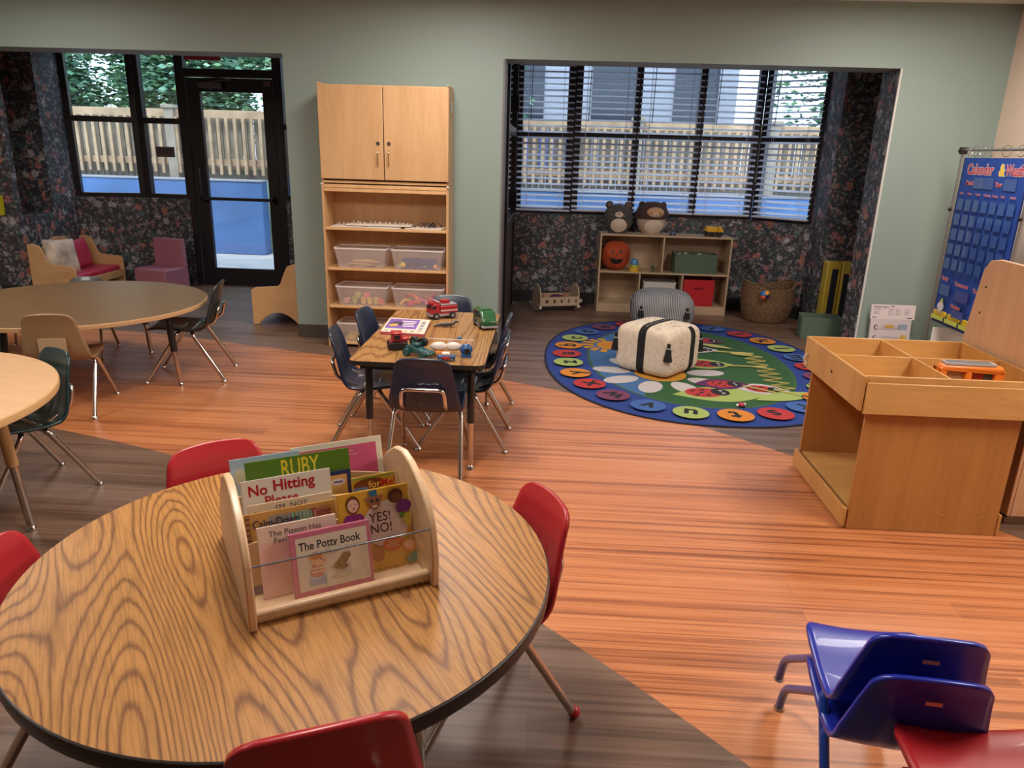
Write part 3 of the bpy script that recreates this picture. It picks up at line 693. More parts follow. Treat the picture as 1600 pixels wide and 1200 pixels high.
def art_potty(a):
    a.rect(.012, a.w-.008, .012, a.h-.012, (.76,.70,.58))
    a.text('The Potty Book', .018, a.h-.034, .0270, DK, .014, .82)
    a.text('for boys', a.w-.06, a.h-.052, .012, (.45,.4,.35), 0)
    pk = (.70,.33,.17)
    a.rect(.036, .074, .022, .040, (.36,.44,.55)); a.ell(.055, .041, .021, .006, (.5,.58,.68))
    a.ell(.056, .055, .017, .015, (.74,.33,.22)); a.rect(.042, .071, .052, .055, (.85,.78,.68)); a.rect(.041, .071, .060, .063, (.85,.78,.68))
    a.ell(.060, .083, .018, .016, (.82,.50,.34)); a.ell(.054, .091, .015, .009, (.55,.22,.08)); a.ell(.066, .082, .002, .002, DK); a.ell(.071, .078, .003, .0015, (.5,.2,.12))
    a.ell(.112, .064, .018, .010, (.22,.13,.06), .6); a.ell(.125, .078, .010, .008, (.25,.15,.07)); a.ell(.119, .084, .003, .003, (.25,.15,.07)); a.ell(.131, .083, .003, .003, (.25,.15,.07))
    a.ell(.100, .057, .009, .006, (.22,.13,.06), -.6); a.ell(.118, .052, .009, .005, (.22,.13,.06), .4)
    a.ell(.10, .100, .017, .008, (.60,.60,.45)); a.ell(.10, .101, .013, .005, (.72,.69,.55)); a.ell(.115, .036, .02, .006, (.60,.60,.40))
    a.rect(0, .006, 0, a.h, (.66,.22,.33))
def art_pigeon(a):
    a.rect(0, a.w, 0, a.h*.78, (.80,.55,.52))
    a.text('The Pigeon Has', .024, a.h-.019, .0185, (.12,.09,.08), .002, 1.02); a.text('Feelings', .034, a.h-.036, .0185, (.12,.09,.08), .002, 1.02)
book('pink framed picture book titled The Potty Book, front of the rack', .107, .293, .058, .150, (.62,.19,.31), .010, art=art_potty)
book('pale pink picture book titled The Pigeon Has Feelings, left of the front book', .043, .222, .086, .166, (.80,.66,.56), .007, art=art_pigeon)
def art_calm(a):
    a.rect(.012, a.w, .02, a.h-.010, (.58,.33,.09))
    for i in range(16): a.rect(.055+i*.0085, .0605+i*.0085, a.h-.042, a.h-.012, ((.25,.30,.42), (.22,.45,.38), (.62,.25,.22))[min(2, i//6)])
    
    a.text('Calm-Down', .016, a.h-.027, .027, DK, .018, .80); a.text('Time', .148, a.h-.022, .028, (.30,.03,.03), .014, .86)
    a.rect(0, .012, 0, a.h, (.42,.2,.06))
    for i in range(14): a.rect(.002, .010, .012+i*.0125, .0155+i*.0125, (.05,.05,.08))
    a.rect(0, a.w, .0, .02, (.10,.10,.25))
book('golden brown picture book titled Calm-Down Time, behind the Pigeon book', .022, .232, .1205, .185, (.60,.34,.10), .007, art=art_calm)
SKN = (.78,.52,.38)
def art_yes(a):
    w, h = a.w, a.h
    a.ell(.115, .115, .058, .058, (.80,.70,.70))
    a.text('YES!', .072, .133, .033, (.09,.03,.05), .006, .92); a.text('NO!', .072, .105, .033, (.09,.03,.05), .006, .92)
    a.poly([(.018,.105), (.052,.105), (.046,.152), (.024,.152)], (.28,.03,.24)); a.ell(.017, .142, .005, .011, (.28,.03,.24), -.5); a.ell(.054, .142, .005, .011, (.28,.03,.24), .5)
    a.ell(.036, .175, .017, .022, (.16,.05,.02)); a.ell(.036, .173, .0135, .016, SKN); a.ell(.031, .176, .0015, .0015, DK); a.ell(.042, .176, .0015, .0015, DK); a.ell(.037, .166, .004, .0018, (.55,.10,.1))
    a.poly([(.066,.187), (.112,.189), (.100,.160), (.090,.153), (.078,.160)], (.36,.15,.07)); a.rect(.078, .097, .188, .203, (.03,.16,.30)); a.ell(.083, .177, .004, .004, DK); a.ell(.096, .177, .004, .004, DK); a.ell(.089, .163, .007, .003, (.75,.7,.6))
    a.ell(.142, .180, .019, .018, (.10,.025,.02)); a.ell(.144, .176, .013, .013, (.20,.07,.03)); a.ell(.160, .150, .020, .018, (.20,.03,.26), .4); a.rect(.148, .166, .122, .136, (.16,.28,.04)); a.ell(.168, .116, .010, .018, (.66,.55,.06))
    a.ell(.125, .063, .026, .018, (.66,.10,.05)); 
    for i in range(3): a.rect(.110, .140, .056+i*.006, .0575+i*.006, (.82,.55,.4))
    a.ell(.165, .050, .020, .017, (.72,.30,.06)); a.ell(.165, .053, .013, .012, (.82,.5,.3)); a.ell(.085, .045, .016, .02, (.42,.12,.03)); a.ell(.172, .018, .018, .012, (.02,.26,.28), .5)
    for i in range(9): a.rect(.07+i*.012, .078+i*.012, .006, .0085, (.2,.1,.02))
book('yellow picture book titled Yes! No! with cartoon faces, right side of the rack', .231, .408, .093, .204, (.72,.42,.04), .008, art=art_yes)
book('pale cream picture book with small title I\'m Not, behind the Calm-Down book', .036, .232, .154, .190, (.78,.66,.48), .006, art=lambda a: (a.text('I\'M  NOT', .062, a.h-.0145, .0165, (.06,.06,.09), .0, 1.15), a.ell(.016, a.h-.026, .009, .003, DK, .5), a.ell(.020, a.h-.022, .008, .003, DK, -.6)))
book('white picture book titled No Hitting in red letters, left side of the rack', .030, .242, .191, .233, WH, .006, art=lambda a: (a.text('No', .014, a.h-.027, .036, (.42,.01,.025), .024, .95), a.text('Hitting', .072, a.h-.022, .037, (.42,.01,.025), .024, .98), a.text('Please', .050, a.h-.056, .034, (.52,.03,.03), .018, .95)))
book('navy and gold framed picture book behind the white No Hitting book', .237, .300, .224, .208, (.02,.03,.13), .006, art=lambda a: (a.rect(.0, a.w-.010, .0, a.h-.010, (.70,.40,.12)), a.ell(.03, a.h-.028, .018, .009, (.75,.66,.6)), a.rect(.018, .042, a.h-.030, a.h-.026, (.1,.1,.3))))
book('green picture book titled Ruby in yellow letters, at the back of the rack', .050, .306, .243, .256, (.10,.22,.015), .007, art=lambda a: a.text('RUBY', .082, a.h-.030, .062, (.80,.66,.03), .012, .62))
book('picture book ending in for Me! behind the yellow Yes! No! book', .294, .408, .192, .196, (.66,.42,.05), .006, art=lambda a: (a.ell(.045, a.h-.022, .042, .016, (.20,.06,.02)), a.text('for', .042, a.h-.024, .026, (.85,.6,.15), .014), a.text('Me!', .073, a.h-.024, .027, (.55,.02,.02), .018), a.rect(0, a.w, a.h-.006, a.h-.002, (.25,.40,.12)), a.ell(.02, a.h-.032, .022, .006, (.15,.25,.55))))
book('light blue picture book peeking above the green Ruby book', .020, .190, .292, .250, (.42,.56,.70), .006, art=lambda a: (a.rect(0, a.w, 0, a.h-.022, (.50,.64,.76)), a.ell(.022, a.h-.045, .014, .02, (.72,.70,.5))))
book('tall cream picture book with deep pink panel, rearmost in the rack', .172, .412, .304, .252, (.80,.76,.62), .006, art=lambda a: (a.rect(.016, a.w-.016, .02, a.h-.014, (.66,.11,.24)), *[a.rect(.085, .085+(.075, .085, .06)[i], a.h-.030-i*.010, a.h-.0285-i*.010, (.85,.6,.65)) for i in range(3)]))
# ================================================================ TALL CABINETS
t = thing('storage_shelf', 'tall open maple shelf unit against the sage wall holding clear bins', 'shelf', (-1.295, 6.2, 0))
hw, D0 = .505, -.30
MB().box(-hw, -hw+.018, D0, 0, 0, 1.335).build('side_panel', MAPLE, t, bevel=.002)
MB().box(hw-.018, hw, D0, 0, 0, 1.335).build('side_panel', MAPLE, t, bevel=.002)
MB().box(-hw+.018, hw-.018, -.012, -.002, .05, 1.32).build('back_panel', MAPLE, t)
for z, nm in ((.045, 'shelf'), (.354, 'shelf'), (.666, 'shelf'), (.989, 'shelf')):
    MB().box(-hw+.018, hw-.018, D0+.002, -.012, z-.018, z).build(nm, MAPLEE, t, bevel=.002)
MB().box(-hw+.018, hw-.018, D0, -.012, 1.30, 1.325).box(-hw+.018, hw-.018, D0+.004, D0+.016, 1.27, 1.30).build('top_rail', MAPLEE, t, bevel=.002)
for s in (-1, 1): MB().ball((s*(hw-.004), D0-.004, 1.325), .009).build('connector_cap', WHITEP, t)
t = thing('wall_cupboard', 'closed maple cupboard with two doors stacked on top of the tall shelf', 'cupboard', (-1.295, 6.2, 1.336))
z1 = .724
MB().box(-hw, -hw+.018, D0+.02, 0, 0, z1).build('side_panel', MAPLE, t, bevel=.002)
MB().box(hw-.018, hw, D0+.02, 0, 0, z1).build('side_panel', MAPLE, t, bevel=.002)
MB().box(-hw+.018, hw-.018, D0+.02, 0, 0, .018).build('bottom_panel', MAPLEE, t)
MB().box(-hw+.018, hw-.018, D0+.02, 0, z1-.018, z1).build('top_panel', MAPLEE, t)
MB().box(-hw+.018, hw-.018, -.012, 0, .018, z1-.018).build('back_panel', MAPLE, t)
for s in (-1, 1): MB().box(s*hw-.012 if s > 0 else -hw, hw if s > 0 else -hw+.012, D0+.0, -.0, z1, z1+.012).build('top_lip', MAPLEE, t, bevel=.002)
BRASS = mat('brushed_brass', (.62,.46,.24), .25, 1)
for s in (-1, 1):
    x0, x1 = (-hw+.001, -.003) if s < 0 else (.003, hw-.001)
    d = MB().box(x0, x1, D0, D0+.018, .03, z1-.004).build('cupboard_door', MAPLE, t, bevel=.004)
    hx = s*.043
    MB().tube([(hx, D0, .25), (hx, D0-.028, .245), (hx, D0-.028, .155), (hx, D0, .15)], .0045, 8, smoothing=.012).build('handle', BRASS, d)
    MB().lathe([(.0,0),(.014,0),(.014,.006),(.0,.008)], n=18, M=T(hx, D0, .305, rx=90)).build('lock', CHROME, d)
MB().box(hw, hw+.006, -.22, -.12, z1-.18, z1-.10).build('metal_catch', CHROME, t)
# ---------------- puzzles on the upper shelf
PZ = mat('puzzle_wood', (.66,.58,.50), .6); PZD = mat('puzzle_dark', (.05,.03,.03), .5)
for i, (x, y, z, w, d, rz, lab) in enumerate([(-1.60, 6.05, .990, .30, .22, 2, 'flat wooden peg puzzle at the left end of the cabinet shelf'), (-1.33, 6.03, .990, .30, .22, -2, 'flat wooden puzzle lowest in the middle of the cabinet shelf'), (-1.49, 6.05, 1.004, .28, .20, 3, 'flat wooden puzzle lying on two others at the left of the cabinet shelf'), (-1.25, 6.05, 1.006, .29, .20, 1, 'flat wooden peg puzzle topmost in the middle of the cabinet shelf'), (-.99, 6.03, .990, .30, .21, -6, 'flat wooden puzzle at the right end of the cabinet shelf')]):
    t = thing('wooden_puzzle', lab, 'puzzle', (x, y, z), rz, 'wooden puzzles on the cabinet shelf')
    MB().box(-w/2, w/2, -d/2, d/2, 0, .010).build('puzzle_board', PZ, t, bevel=.002)
    b = MB(); r_ = random.Random(i)
    for k in range(7): b.lathe([(.004,.010),(.003,.016),(.007,.020),(.006,.026),(0,.028)], (-w/2+.03+k*(w-.06)/6, r_.uniform(-.06, .06), 0), 8)
    b.build('pegs', PZ if i != 4 else PZD, t)
t = thing('wire_puzzle', 'dark metal jumble of small toy pieces on the right end puzzle', 'toy', (-.97, 6.05, 1.001))
b = MB(); r_ = random.Random(5)
for k in range(9):
    a, c = r_.uniform(-.09, .06), r_.uniform(-.05, .05); b.tube([(a, c, .006), (a+.02, c+.01, .03+r_.uniform(0, .01)), (a+.05, c-.01, .006)], .0035, 6, smoothing=.01)
b.build('metal_pieces', mat('dark_steel', (.12,.11,.11), .25, .9), t)
# ---------------- clear bins
BINM = milky('clear_bin_plastic', (.80,.74,.74), .30); RIMM = milky('clear_bin_rim', (.86,.80,.80), .72)
def clear_bin(x, z, label, w=.44, h=.165, d=.26):
    t = thing('clear_bin', label, 'storage bin', (x, 6.03, z), 0, 'clear plastic bins on the tall shelf')
    def ring(k, hh): return [(p[0], p[1], hh) for p in rrect(-w/2*k, w/2*k, -d/2*k, d/2*k, .02)]
    b = MB(); levels = [(.84, .002), (.88, .03), (.97, h-.02), (.985, h-.006)]
    vs = []; n = len(ring(1, 0))
    for k, hh in levels: vs += ring(k, hh)
    fs = [tuple(range(n))]+[(i*n+j, i*n+(j+1) % n, (i+1)*n+(j+1) % n, (i+1)*n+j) for i in range(len(levels)-1) for j in range(n)]
    b.add(vs, fs); b.build('bin_body', BINM, t)
    b = MB(); P1 = rrect(-w/2, w/2, -d/2, d/2, .022); P0 = rrect(-w/2*.955, w/2*.955, -d/2*.94, d/2*.94, .018)
    n = len(P1); vs = [(p[0], p[1], h-.012) for p in P1]+[(p[0], p[1], h) for p in P1]+[(p[0], p[1], h) for p in P0]+[(p[0], p[1], h-.012) for p in P0]
    b.add(vs, [(i*n+j, i*n+(j+1) % n, ((i+1) % 4)*n+(j+1) % n, ((i+1) % 4)*n+j) for i in range(4) for j in range(n)]); b.build('bin_rim', RIMM, t)
    return t
BINS = [(-1.51, .666, 'clear plastic bin of wooden sticks, upper left in the tall shelf'), (-1.045, .666, 'clear plastic bin of blue bristle blocks, upper right in the tall shelf'),
        (-1.51, .354, 'clear plastic bin of dough tubs, second row left in the tall shelf'), (-1.045, .354, 'clear plastic bin of orange and pink toys, second row right'),
        (-1.51, .046, 'clear plastic bin on the bottom shelf at the left, behind navy chairs'), (-1.045, .046, 'clear plastic bin on the bottom shelf at the right, behind the rectangular table')]
for x, z, lab in BINS: clear_bin(x, z, lab)
r_ = random.Random(3)
STK = mat('stick_wood', (.55,.36,.15), .6)
for i in range(12):
    o = MB().box(-.085, .085, -.010, .010, 0, .011).build('wooden_stick', STK, bevel=.002)
    o.location = (-1.51+r_.uniform(-.07, .07), 6.0+r_.uniform(-.05, .07), .674+(i//4)*.018); o.rotation_euler = (0, r_.uniform(-.09, .09), r_.uniform(-.6, .6))
    tag(o, 'flat wooden building stick in the upper left clear bin', 'block', 'wooden sticks in the upper left clear bin')
BB = mat('bristle_blue', (.015,.035,.17), .5)
def bristle(m):
    b = MB().box(-.03, .03, -.018, .018, 0, .028)
    for i in range(5):
        for j in range(3): b.box(-.026+i*.0115, -.020+i*.0115, -.014+j*.0115, -.008+j*.0115, .028, .036)
    return b.build('bristle_block', m, bevel=0)
p0 = None
for i in range(16):
    o = bristle(BB) if i == 0 else p0.copy()
    if i == 0: p0 = o
    else: COL.objects.link(o)
    o.location = (-1.045-.11+(i % 4)*.073, 5.965+((i//4) % 2)*.075, .674+(i//8)*.040); o.rotation_euler = (0, 0, r_.uniform(-.3, .3))
    tag(o, 'dark blue bristle block in the upper right clear bin', 'block', 'blue bristle blocks in the upper right clear bin')
def star(x, y, z, c, lab, s=.032, rx=78):
    b = MB(); P = []
    for k in range(12):
        rr = s if k % 2 == 0 else s*.42; P.append((rr*math.cos(PI*k/6), rr*math.sin(PI*k/6)))
    o = b.prism(P, -.006, .006, 'z').build('star_block', mat('star_plastic', c, .4), bevel=.003); o.location = (x, y, z); o.rotation_euler = (R(rx), R(14), 0)
    tag(o, lab, 'block')
star(-1.165, 5.925, .708, (.80,.52,.05), 'yellow star shaped block at the front of the blue block bin')
star(-1.195, 5.945, .700, (.38,.48,.10), 'lime star shaped block at the front left of the blue block bin', .022)
star(-.90, 5.925, .700, (.80,.28,.06), 'orange star shaped block at the front right of the blue block bin', .026)
star(-.985, 5.925, .695, (.10,.34,.12), 'small green star block in the middle of the blue block bin', .013)
star(-1.08, 5.925, .699, (.45,.04,.05), 'small red star block in the middle of the blue block bin', .013)
for i, (dx, z, c, cn, lay) in enumerate([(-.135, .392, (.72,.38,.36), 'pink', 1), (-.075, .392, (.42,.46,.12), 'olive', 0), (-.045, .436, (.55,.50,.20), 'pale lime', 1), (.0, .392, (.72,.48,.16), 'golden', 0), (.03, .436, (.75,.22,.18), 'coral', 1), (.05, .392, (.76,.58,.16), 'yellow', 0), (.105, .392, (.68,.50,.2), 'tan yellow', 0), (.145, .392, (.72,.20,.16), 'red', 1)]):
    t = thing('dough_tub', '%s dough tub lying in the second row left clear bin' % cn, 'tub', (-1.51+dx, 5.975 if i != 2 and i != 4 else 5.99, z-.001), 0)
    b = MB(); M = T(rx=90 if lay else 0, rz=12 if i % 2 else -10)
    b.lathe([(.019, -.026), (.023, .018)], n=18, M=M).build('tub_body', mat('tub_plastic', [min(1, q*1.1) for q in c], .45), t)
    MB().lathe([(.025, .016), (.025, .026), (0, .0262)], n=18, M=M).lathe([(.0,.0)], n=3).build('tub_lid', mat('lid_plastic', c, .35), t)
TOYC = [((.72,.36,.05), 'orange yellow'), ((.55,.05,.10), 'crimson'), ((.78,.20,.08), 'red orange'), ((.62,.16,.30), 'pink')]
for i in range(10):
    c, cn = TOYC[i % 4]
    b = MB()
    if i % 3 == 0: b.tube([(-.05, 0, 0), (0, 0, .03), (.05, 0, .0)], .014, 10, smoothing=.03)
    elif i % 3 == 1: b.prism(rrect(-.045, .045, -.02, .02, .012), -.008, .008)
    else:
        for k in range(4): b.tube([(0,0,0), (.035*math.cos(k*1.57), .02*math.sin(k*1.57), .025)], .007, 8)
    o = b.build('dramatic_play_toy' if 0 else 'plastic_toy_piece', mat('toy_plastic', c, .4)); o.location = (-1.16+(i % 5)*.058, 5.965+(i//5)*.06, .384+(i//5)*.035); o.rotation_euler = (r_.uniform(-.4,.4), r_.uniform(-.3,.3), r_.uniform(-1,1))
    tag(o, '%s plastic toy piece in the second row right clear bin' % cn, 'toy', 'plastic toy pieces in the second row right bin, '+cn)
for i in range(6):
    c, cn = [((.62,.40,.06), 'mustard'), ((.20,.28,.05), 'olive green'), ((.35,.12,.04), 'brown')][i % 3]
    o = MB().box(-.035, .035, -.02, .02, 0, .04).build('toy_block', mat('block_paint', c, .5), bevel=.005); o.location = (-1.62+(i % 3)*.10, 5.965+(i//3)*.07, .054+(i//3)*.012); o.rotation_euler = (0, 0, r_.uniform(-.7, .7))
    tag(o, '%s toy block in the bottom left clear bin' % cn, 'block', 'toy blocks in the bottom bin, '+cn)
# ================================================================ LOW SHELF IN THE RIGHT ALCOVE
SM = grain('dull_birch', (.50,.36,.24), (.42,.29,.18), (2, 9, 9), .45, .7)
t = thing('cubby_shelf', 'low five compartment birch cubby shelf under the blinds', 'shelf', (1.238, 7.80, 0))
H, w2, dp = .823, .685, .34
MB().box(-w2, -w2+.018, 0, dp, 0, H).build('side_panel', SM, t, bevel=.002); MB().box(w2-.018, w2, 0, dp, 0, H).build('side_panel', SM, t, bevel=.002)
MB().box(-w2+.018, w2-.018, 0, dp, H-.018, H).build('top_panel', SM, t, bevel=.002)
MB().box(-w2+.018, w2-.018, 0, dp, .418, .436).build('middle_shelf', SM, t, bevel=.002)
MB().box(-w2+.018, w2-.018, 0, dp, .075, .093).box(-w2+.018, w2-.018, .0, .012, 0, .075).build('base', SM, t, bevel=.002)
MB().box(-w2+.018, w2-.018, dp-.01, dp-.002, .0, H-.02).build('back_panel', SM, t)
for x, za, zb in ((-.02, .436, H-.018), (-.245, .093, .418), (.205, .093, .418)): MB().box(x-.008, x+.008, .002, dp-.01, za, zb).build('divider', SM, t, bevel=.002)
# plush toys
def plush(x, y, label, body, belly, ear, lion=False):
    t = thing('plush_toy', label, 'plush toy', (x, y, H), -6 if not lion else 4)
    b = MB(); k = 14; prof = []
    for i in range(k+1):
        a = i/k; z = .30*a
        r = .155*(math.sin(PI*min(1, a*.93+.07)))**.5 if a < .5 else .155*(1-((a-.5)/.5)**2.6*.9)**.6*.97
        prof.append((max(r, .001) if 0 < i else .09, z))
    prof[-1] = (.001, .302)
    b.lathe(prof, n=28, sy=.72); body_o = b.build('body', body, t)
    def patch(cx, cz, rx, rz, m, name, dy=.0, par=t, off=.006):
        bb = MB()
        def fn(u, v):
            a = u*2*PI; r_2 = v; X = cx+rx*r_2*math.cos(a); Z = cz+rz*r_2*math.sin(a)
            q = 0
            for (ra, za), (rb, zb) in zip(prof, prof[1:]):
                if za <= Z <= zb: q = ra+(rb-ra)*(Z-za)/(zb-za)
            Y = -.72*math.sqrt(max(.0, q*q-X*X))-off*(1-.6*v*v); return (X, Y, Z)
        bb.grid(fn, 24, 6, wrap=True); return bb.build(name, m, par)
    patch(.012, .085, .085 if not lion else .10, .072, belly, 'belly')
    if not lion:
        for s in (-1, 1): MB().ball((s*.098, -.005, .285), .042, sy=.5, sz=1).ball((s*.098, -.022, .283), .024, 1, sy=.3).build('ear', [body, ear], t)
        patch(.01, .196, .042, .028, belly, 'muzzle', off=.012)
    else:
        for s in (-1, 1): MB().ball((s*.112, .0, .300), .034, sy=.6).build('ear', ear, t)
        mane = MB(); mane.lathe([(.10, .150), (.168, .165), (.178, .21), (.160, .255), (.142, .288), (.105, .315), (.055, .331), (0, .335)], n=28, sy=.76).build('mane', ear, t)
        bb = MB(); bb.ball((.012, -.106, .226), .094, sy=.42, sz=.62); bb.build('face', mat('plush_tan', (.50,.30,.16), .95), t)
        MB().ball((.012, -.146, .207), .028, sy=.4, sz=.7).build('muzzle', belly, t)
    yy = -.125 if not lion else -.152; xo = .01 if not lion else .012
    MB().ball((xo, yy-.005 if not lion else yy-.008, .208), .0075).build('nose', BLACK, t)
    for s in (-1, 1): MB().ball((xo+s*.05, (-.105 if not lion else -.141), .222), .0065).build('eye', BLACK, t)
FUR = mat('grey_heather_plush', (.07,.062,.058), .95, var=.6, vscale=60, bump=.5); CREAM = mat('cream_plush', (.62,.50,.40), .95, bump=.3); EARM = mat('ear_brown', (.16,.09,.07), .95)
plush(.735, 7.945, 'round dark grey bear plush with cream belly on the cubby shelf', FUR, CREAM, EARM)
plush(1.085, 7.945, 'round tan lion plush with dark brown mane on the cubby shelf', mat('tan_plush', (.42,.30,.22), .95), CREAM, mat('dark_brown_plush', (.055,.028,.025), .95, bump=.5), True)
def wheels(t, pts, r, w, m=BLACK, hub=None):
    for x, y in pts:
        o = MB().cyl((x, y-w/2, r), (x, y+w/2, r), r, 18).build('wheel', m, t, bevel=.002)
        if hub: MB().cyl((x, y-w/2-.001, r), (x, y+w/2+.001, r), r*.5, 12).build('hub', hub, o)
YEL = mat('toy_yellow', (.68,.36,.02), .4)
t = thing('toy_dump_truck', 'small yellow and black toy dump truck on top of the cubby shelf', 'toy truck', (1.735, 7.90, H), 4)
wheels(t, [(-.06, -.035), (-.06, .035), (.005, -.035), (.005, .035), (.065, -.035), (.065, .035)], .026, .022)
MB().box(-.085, .085, -.024, .024, .03, .045).build('chassis', BLACK, t)
MB().prism([(-.095, .06), (-.075, .105), (.03, .098), (.035, .05), (-.06, .046)], -.04, .04, 'y').build('dump_bed', YEL, t, bevel=.003)
MB().prism([(.04, .045), (.095, .045), (.095, .07), (.08, .075), (.07, .105), (.04, .105)], -.034, .034, 'y').build('cab', YEL, t, bevel=.003)
t = thing('toy_car', 'tiny blue grey toy car beside the lion plush', 'toy car', (1.305, 7.86, H), 10)
wheels(t, [(-.022, -.014), (.022, -.014), (-.022, .014), (.022, .014)], .011, .008); MB().box(-.035, .035, -.015, .015, .009, .022).box(-.015, .018, -.012, .012, .022, .038).build('body', mat('toy_slate', (.08,.13,.24), .4), t, bevel=.003)
# pumpkin basket
PUMP = mat('pumpkin_felt', (.36,.05,.010), .85, var=.3, vscale=9, bump=.4)
t = thing('pumpkin_basket', 'orange jack-o-lantern with grinning face in the upper left cubby', 'pumpkin', (.735, 7.935, .436))
b = MB()
def pf(u, v):
    a = u*2*PI; th = -PI/2+PI*v; r = (.150+.007*abs(math.sin(a*5)))*math.cos(th)**.75 if abs(math.cos(th)) > 1e-6 else 0
    return (r*math.cos(a), r*.82*math.sin(a), .155+.155*math.sin(th))
b.grid(pf, 60, 20, wrap=True); b.build('pumpkin_body', PUMP, t)
def onp(x, z): 
    s = (z-.155)/.155; r = .155*max(0, 1-s*s)**.375; return (x, -.82*math.sqrt(max(0, r*r-x*x))-.006, z)
def face(P, nm):
    vs = [onp(*p) for p in P]; vs += [(v[0], v[1]+.006, v[2]) for v in vs]; n = len(P)
    MB().add(vs, [tuple(range(n)), tuple(range(2*n-1, n-1, -1))]+[(i, (i+1) % n, n+(i+1) % n, n+i) for i in range(n)]).build(nm, BLACK, t)
face([(-.065, .20), (-.02, .195), (-.04, .225)], 'eye_cutout'); face([(.02, .195), (.065, .20), (.04, .225)], 'eye_cutout'); face([(-.012, .165), (.012, .165), (0, .185)], 'nose_cutout')
face([(-.08, .145), (-.045, .125), (-.02, .135), (0, .118), (.025, .133), (.05, .125), (.085, .15), (.055, .095), (.02, .078), (-.02, .078), (-.055, .095)], 'mouth_cutout')
MB().tube([(0, 0, .30), (.01, 0, .33)], [.016, .010], 8).build('stem', mat('stem_green', (.06,.07,.02), .8), t)
t = thing('stacking_toy', 'small stacked cup toy, yellow base and blue top, beside the pumpkin', 'toy', (.93, 7.855, .436))
for nm, pr, c in (('yellow_cup', [(.052,0),(.052,.045),(0,.046)], (.68,.40,.03)), ('lime_cup', [(.048,.047),(.046,.072),(0,.073)], (.35,.45,.05)), ('blue_dome', [(.044,.074),(.042,.10),(.030,.125),(.0,.135)], (.06,.22,.45))):
    MB().lathe([(0, pr[0][1])]+pr, n=22).build(nm, mat('cup_plastic', c, .35), t)
t = thing('toy_figure', 'tiny dark green toy figure in the upper left cubby', 'toy', (1.13, 7.87, .436))
MB().tube([(0,0,.0), (0,0,.03), (-.02,0,.045)], .008, 8).tube([(.02,0,.0), (0,0,.03), (.02,0,.05)], .006, 8).ball((0,0,.055), .012).build('body', mat('toy_dark_green', (.02,.07,.03), .5), t)
def fabric_bin(name, label, x, y, z, w, d, h, m, rz=0, handle=False, fill=None, taper=.03, cat='storage bin'):
    t = thing(name, label, cat, (x, y, z), rz)
    b = MB(); P1 = rrect(-w/2, w/2, -d/2, d/2, .015, 3); n = len(P1)
    k0, k1 = 1-taper, 1.0
    lv = [(k0, 0), ((k0+k1)/2+.01, h*.5), (k1, h), (k1*.965, h), (k0*.965, .012)]
    vs = []
    for k, hh in lv: vs += [(p[0]*k, p[1]*k, hh) for p in P1]
    fs = [(i*n+j, i*n+(j+1) % n, (i+1)*n+(j+1) % n, (i+1)*n+j) for i in range(4) for j in range(n)]+[tuple(range(n)), tuple(4*n+j for j in range(n))]
    b.add(vs, fs); b.build('bin_body', m, t)
    MB().add([(p[0]*q, p[1]*q, hh) for q, hh in ((1.006, h-.018), (1.006, h+.001), (.958, h+.001)) for p in P1], [(i*n+j, i*n+(j+1) % n, (i+1)*n+(j+1) % n, (i+1)*n+j) for i in range(2) for j in range(n)]).build('rim_hem', m, t)
    if handle: MB().tube([(-.05, -d/2, h*.74), (-.045, -d/2-.012, h*.70), (.045, -d/2-.012, h*.70), (.05, -d/2, h*.74)], .007, 8, smoothing=.01).build('handle', handle, t)
    return t
GF = mat('olive_fabric', (.085,.125,.085), .9, bump=.3); WF = mat('white_fabric', (.55,.50,.46), .9, bump=.3)
t = fabric_bin('fabric_bin', 'dark olive green fabric bin in the upper right cubby', 1.57, 7.94, .436, .45, .24, .20, GF)
b = MB(); r_ = random.Random(8)
for i in range(9): b.ball((r_.uniform(-.17,.17), r_.uniform(-.06,.04), .185), .022, i % 2, 10)
o = b.build('cloth_scraps', [mat('scrap_pale', (.35,.36,.33), .9), mat('scrap_dark', (.04,.045,.04), .9)]); o.location = (1.57, 7.94, .436); o['kind'] = 'stuff'; tag(o, 'pale and dark scraps heaped in the olive green fabric bin', 'scraps')
fabric_bin('fabric_cube', 'bright red fabric cube with front handle in the lower right cubby', 1.625, 7.95, .093, .33, .28, .28, mat('red_fabric', (.45,.012,.02), .85, bump=.3), handle=mat('red_strap', (.25,.008,.012), .8))
fabric_bin('fabric_bin', 'pale fabric bin in the lower middle cubby behind the striped pouf', 1.215, 7.95, .093, .34, .26, .24, WF)
# ================================================================ BASKET, BIN, MATS, CRADLE
WV = weave_mat('seagrass_weave', (.30,.175,.09), (.115,.06,.028), 55)
t = thing('woven_basket', 'tall seagrass basket with raised handles beside the cubby shelf', 'basket', (2.315, 7.69, 0), 12)
b = MB()
def bf(u, v):
    a = u*2*PI; hh = .34+.075*abs(math.cos(a))**3; z = hh*v
    r = .205+.065*math.sin(min(1, v*1.1)*PI/2)+.012*math.sin(v*PI*1.6); return (r*math.cos(a), r*.92*math.sin(a), z)
b.grid(bf, 64, 18, wrap=True); b.ell(0, 0, .2, .18, .004, 0); b.build('basket_body', WV, t, solid=.016)
MB().tube([tuple(bf(i/48, 1)) for i in range(48)], .012, 8, closed=True).build('rim_braid', WV, t)
t = thing('toy_ball', 'small blue and orange patterned ball hanging at the front of the basket', 'ball', (2.20, 7.418, .31))
MB().ball((0,0,0), .042, 0).build('ball', mat('ball_blue', (.02,.16,.50), .35), t)
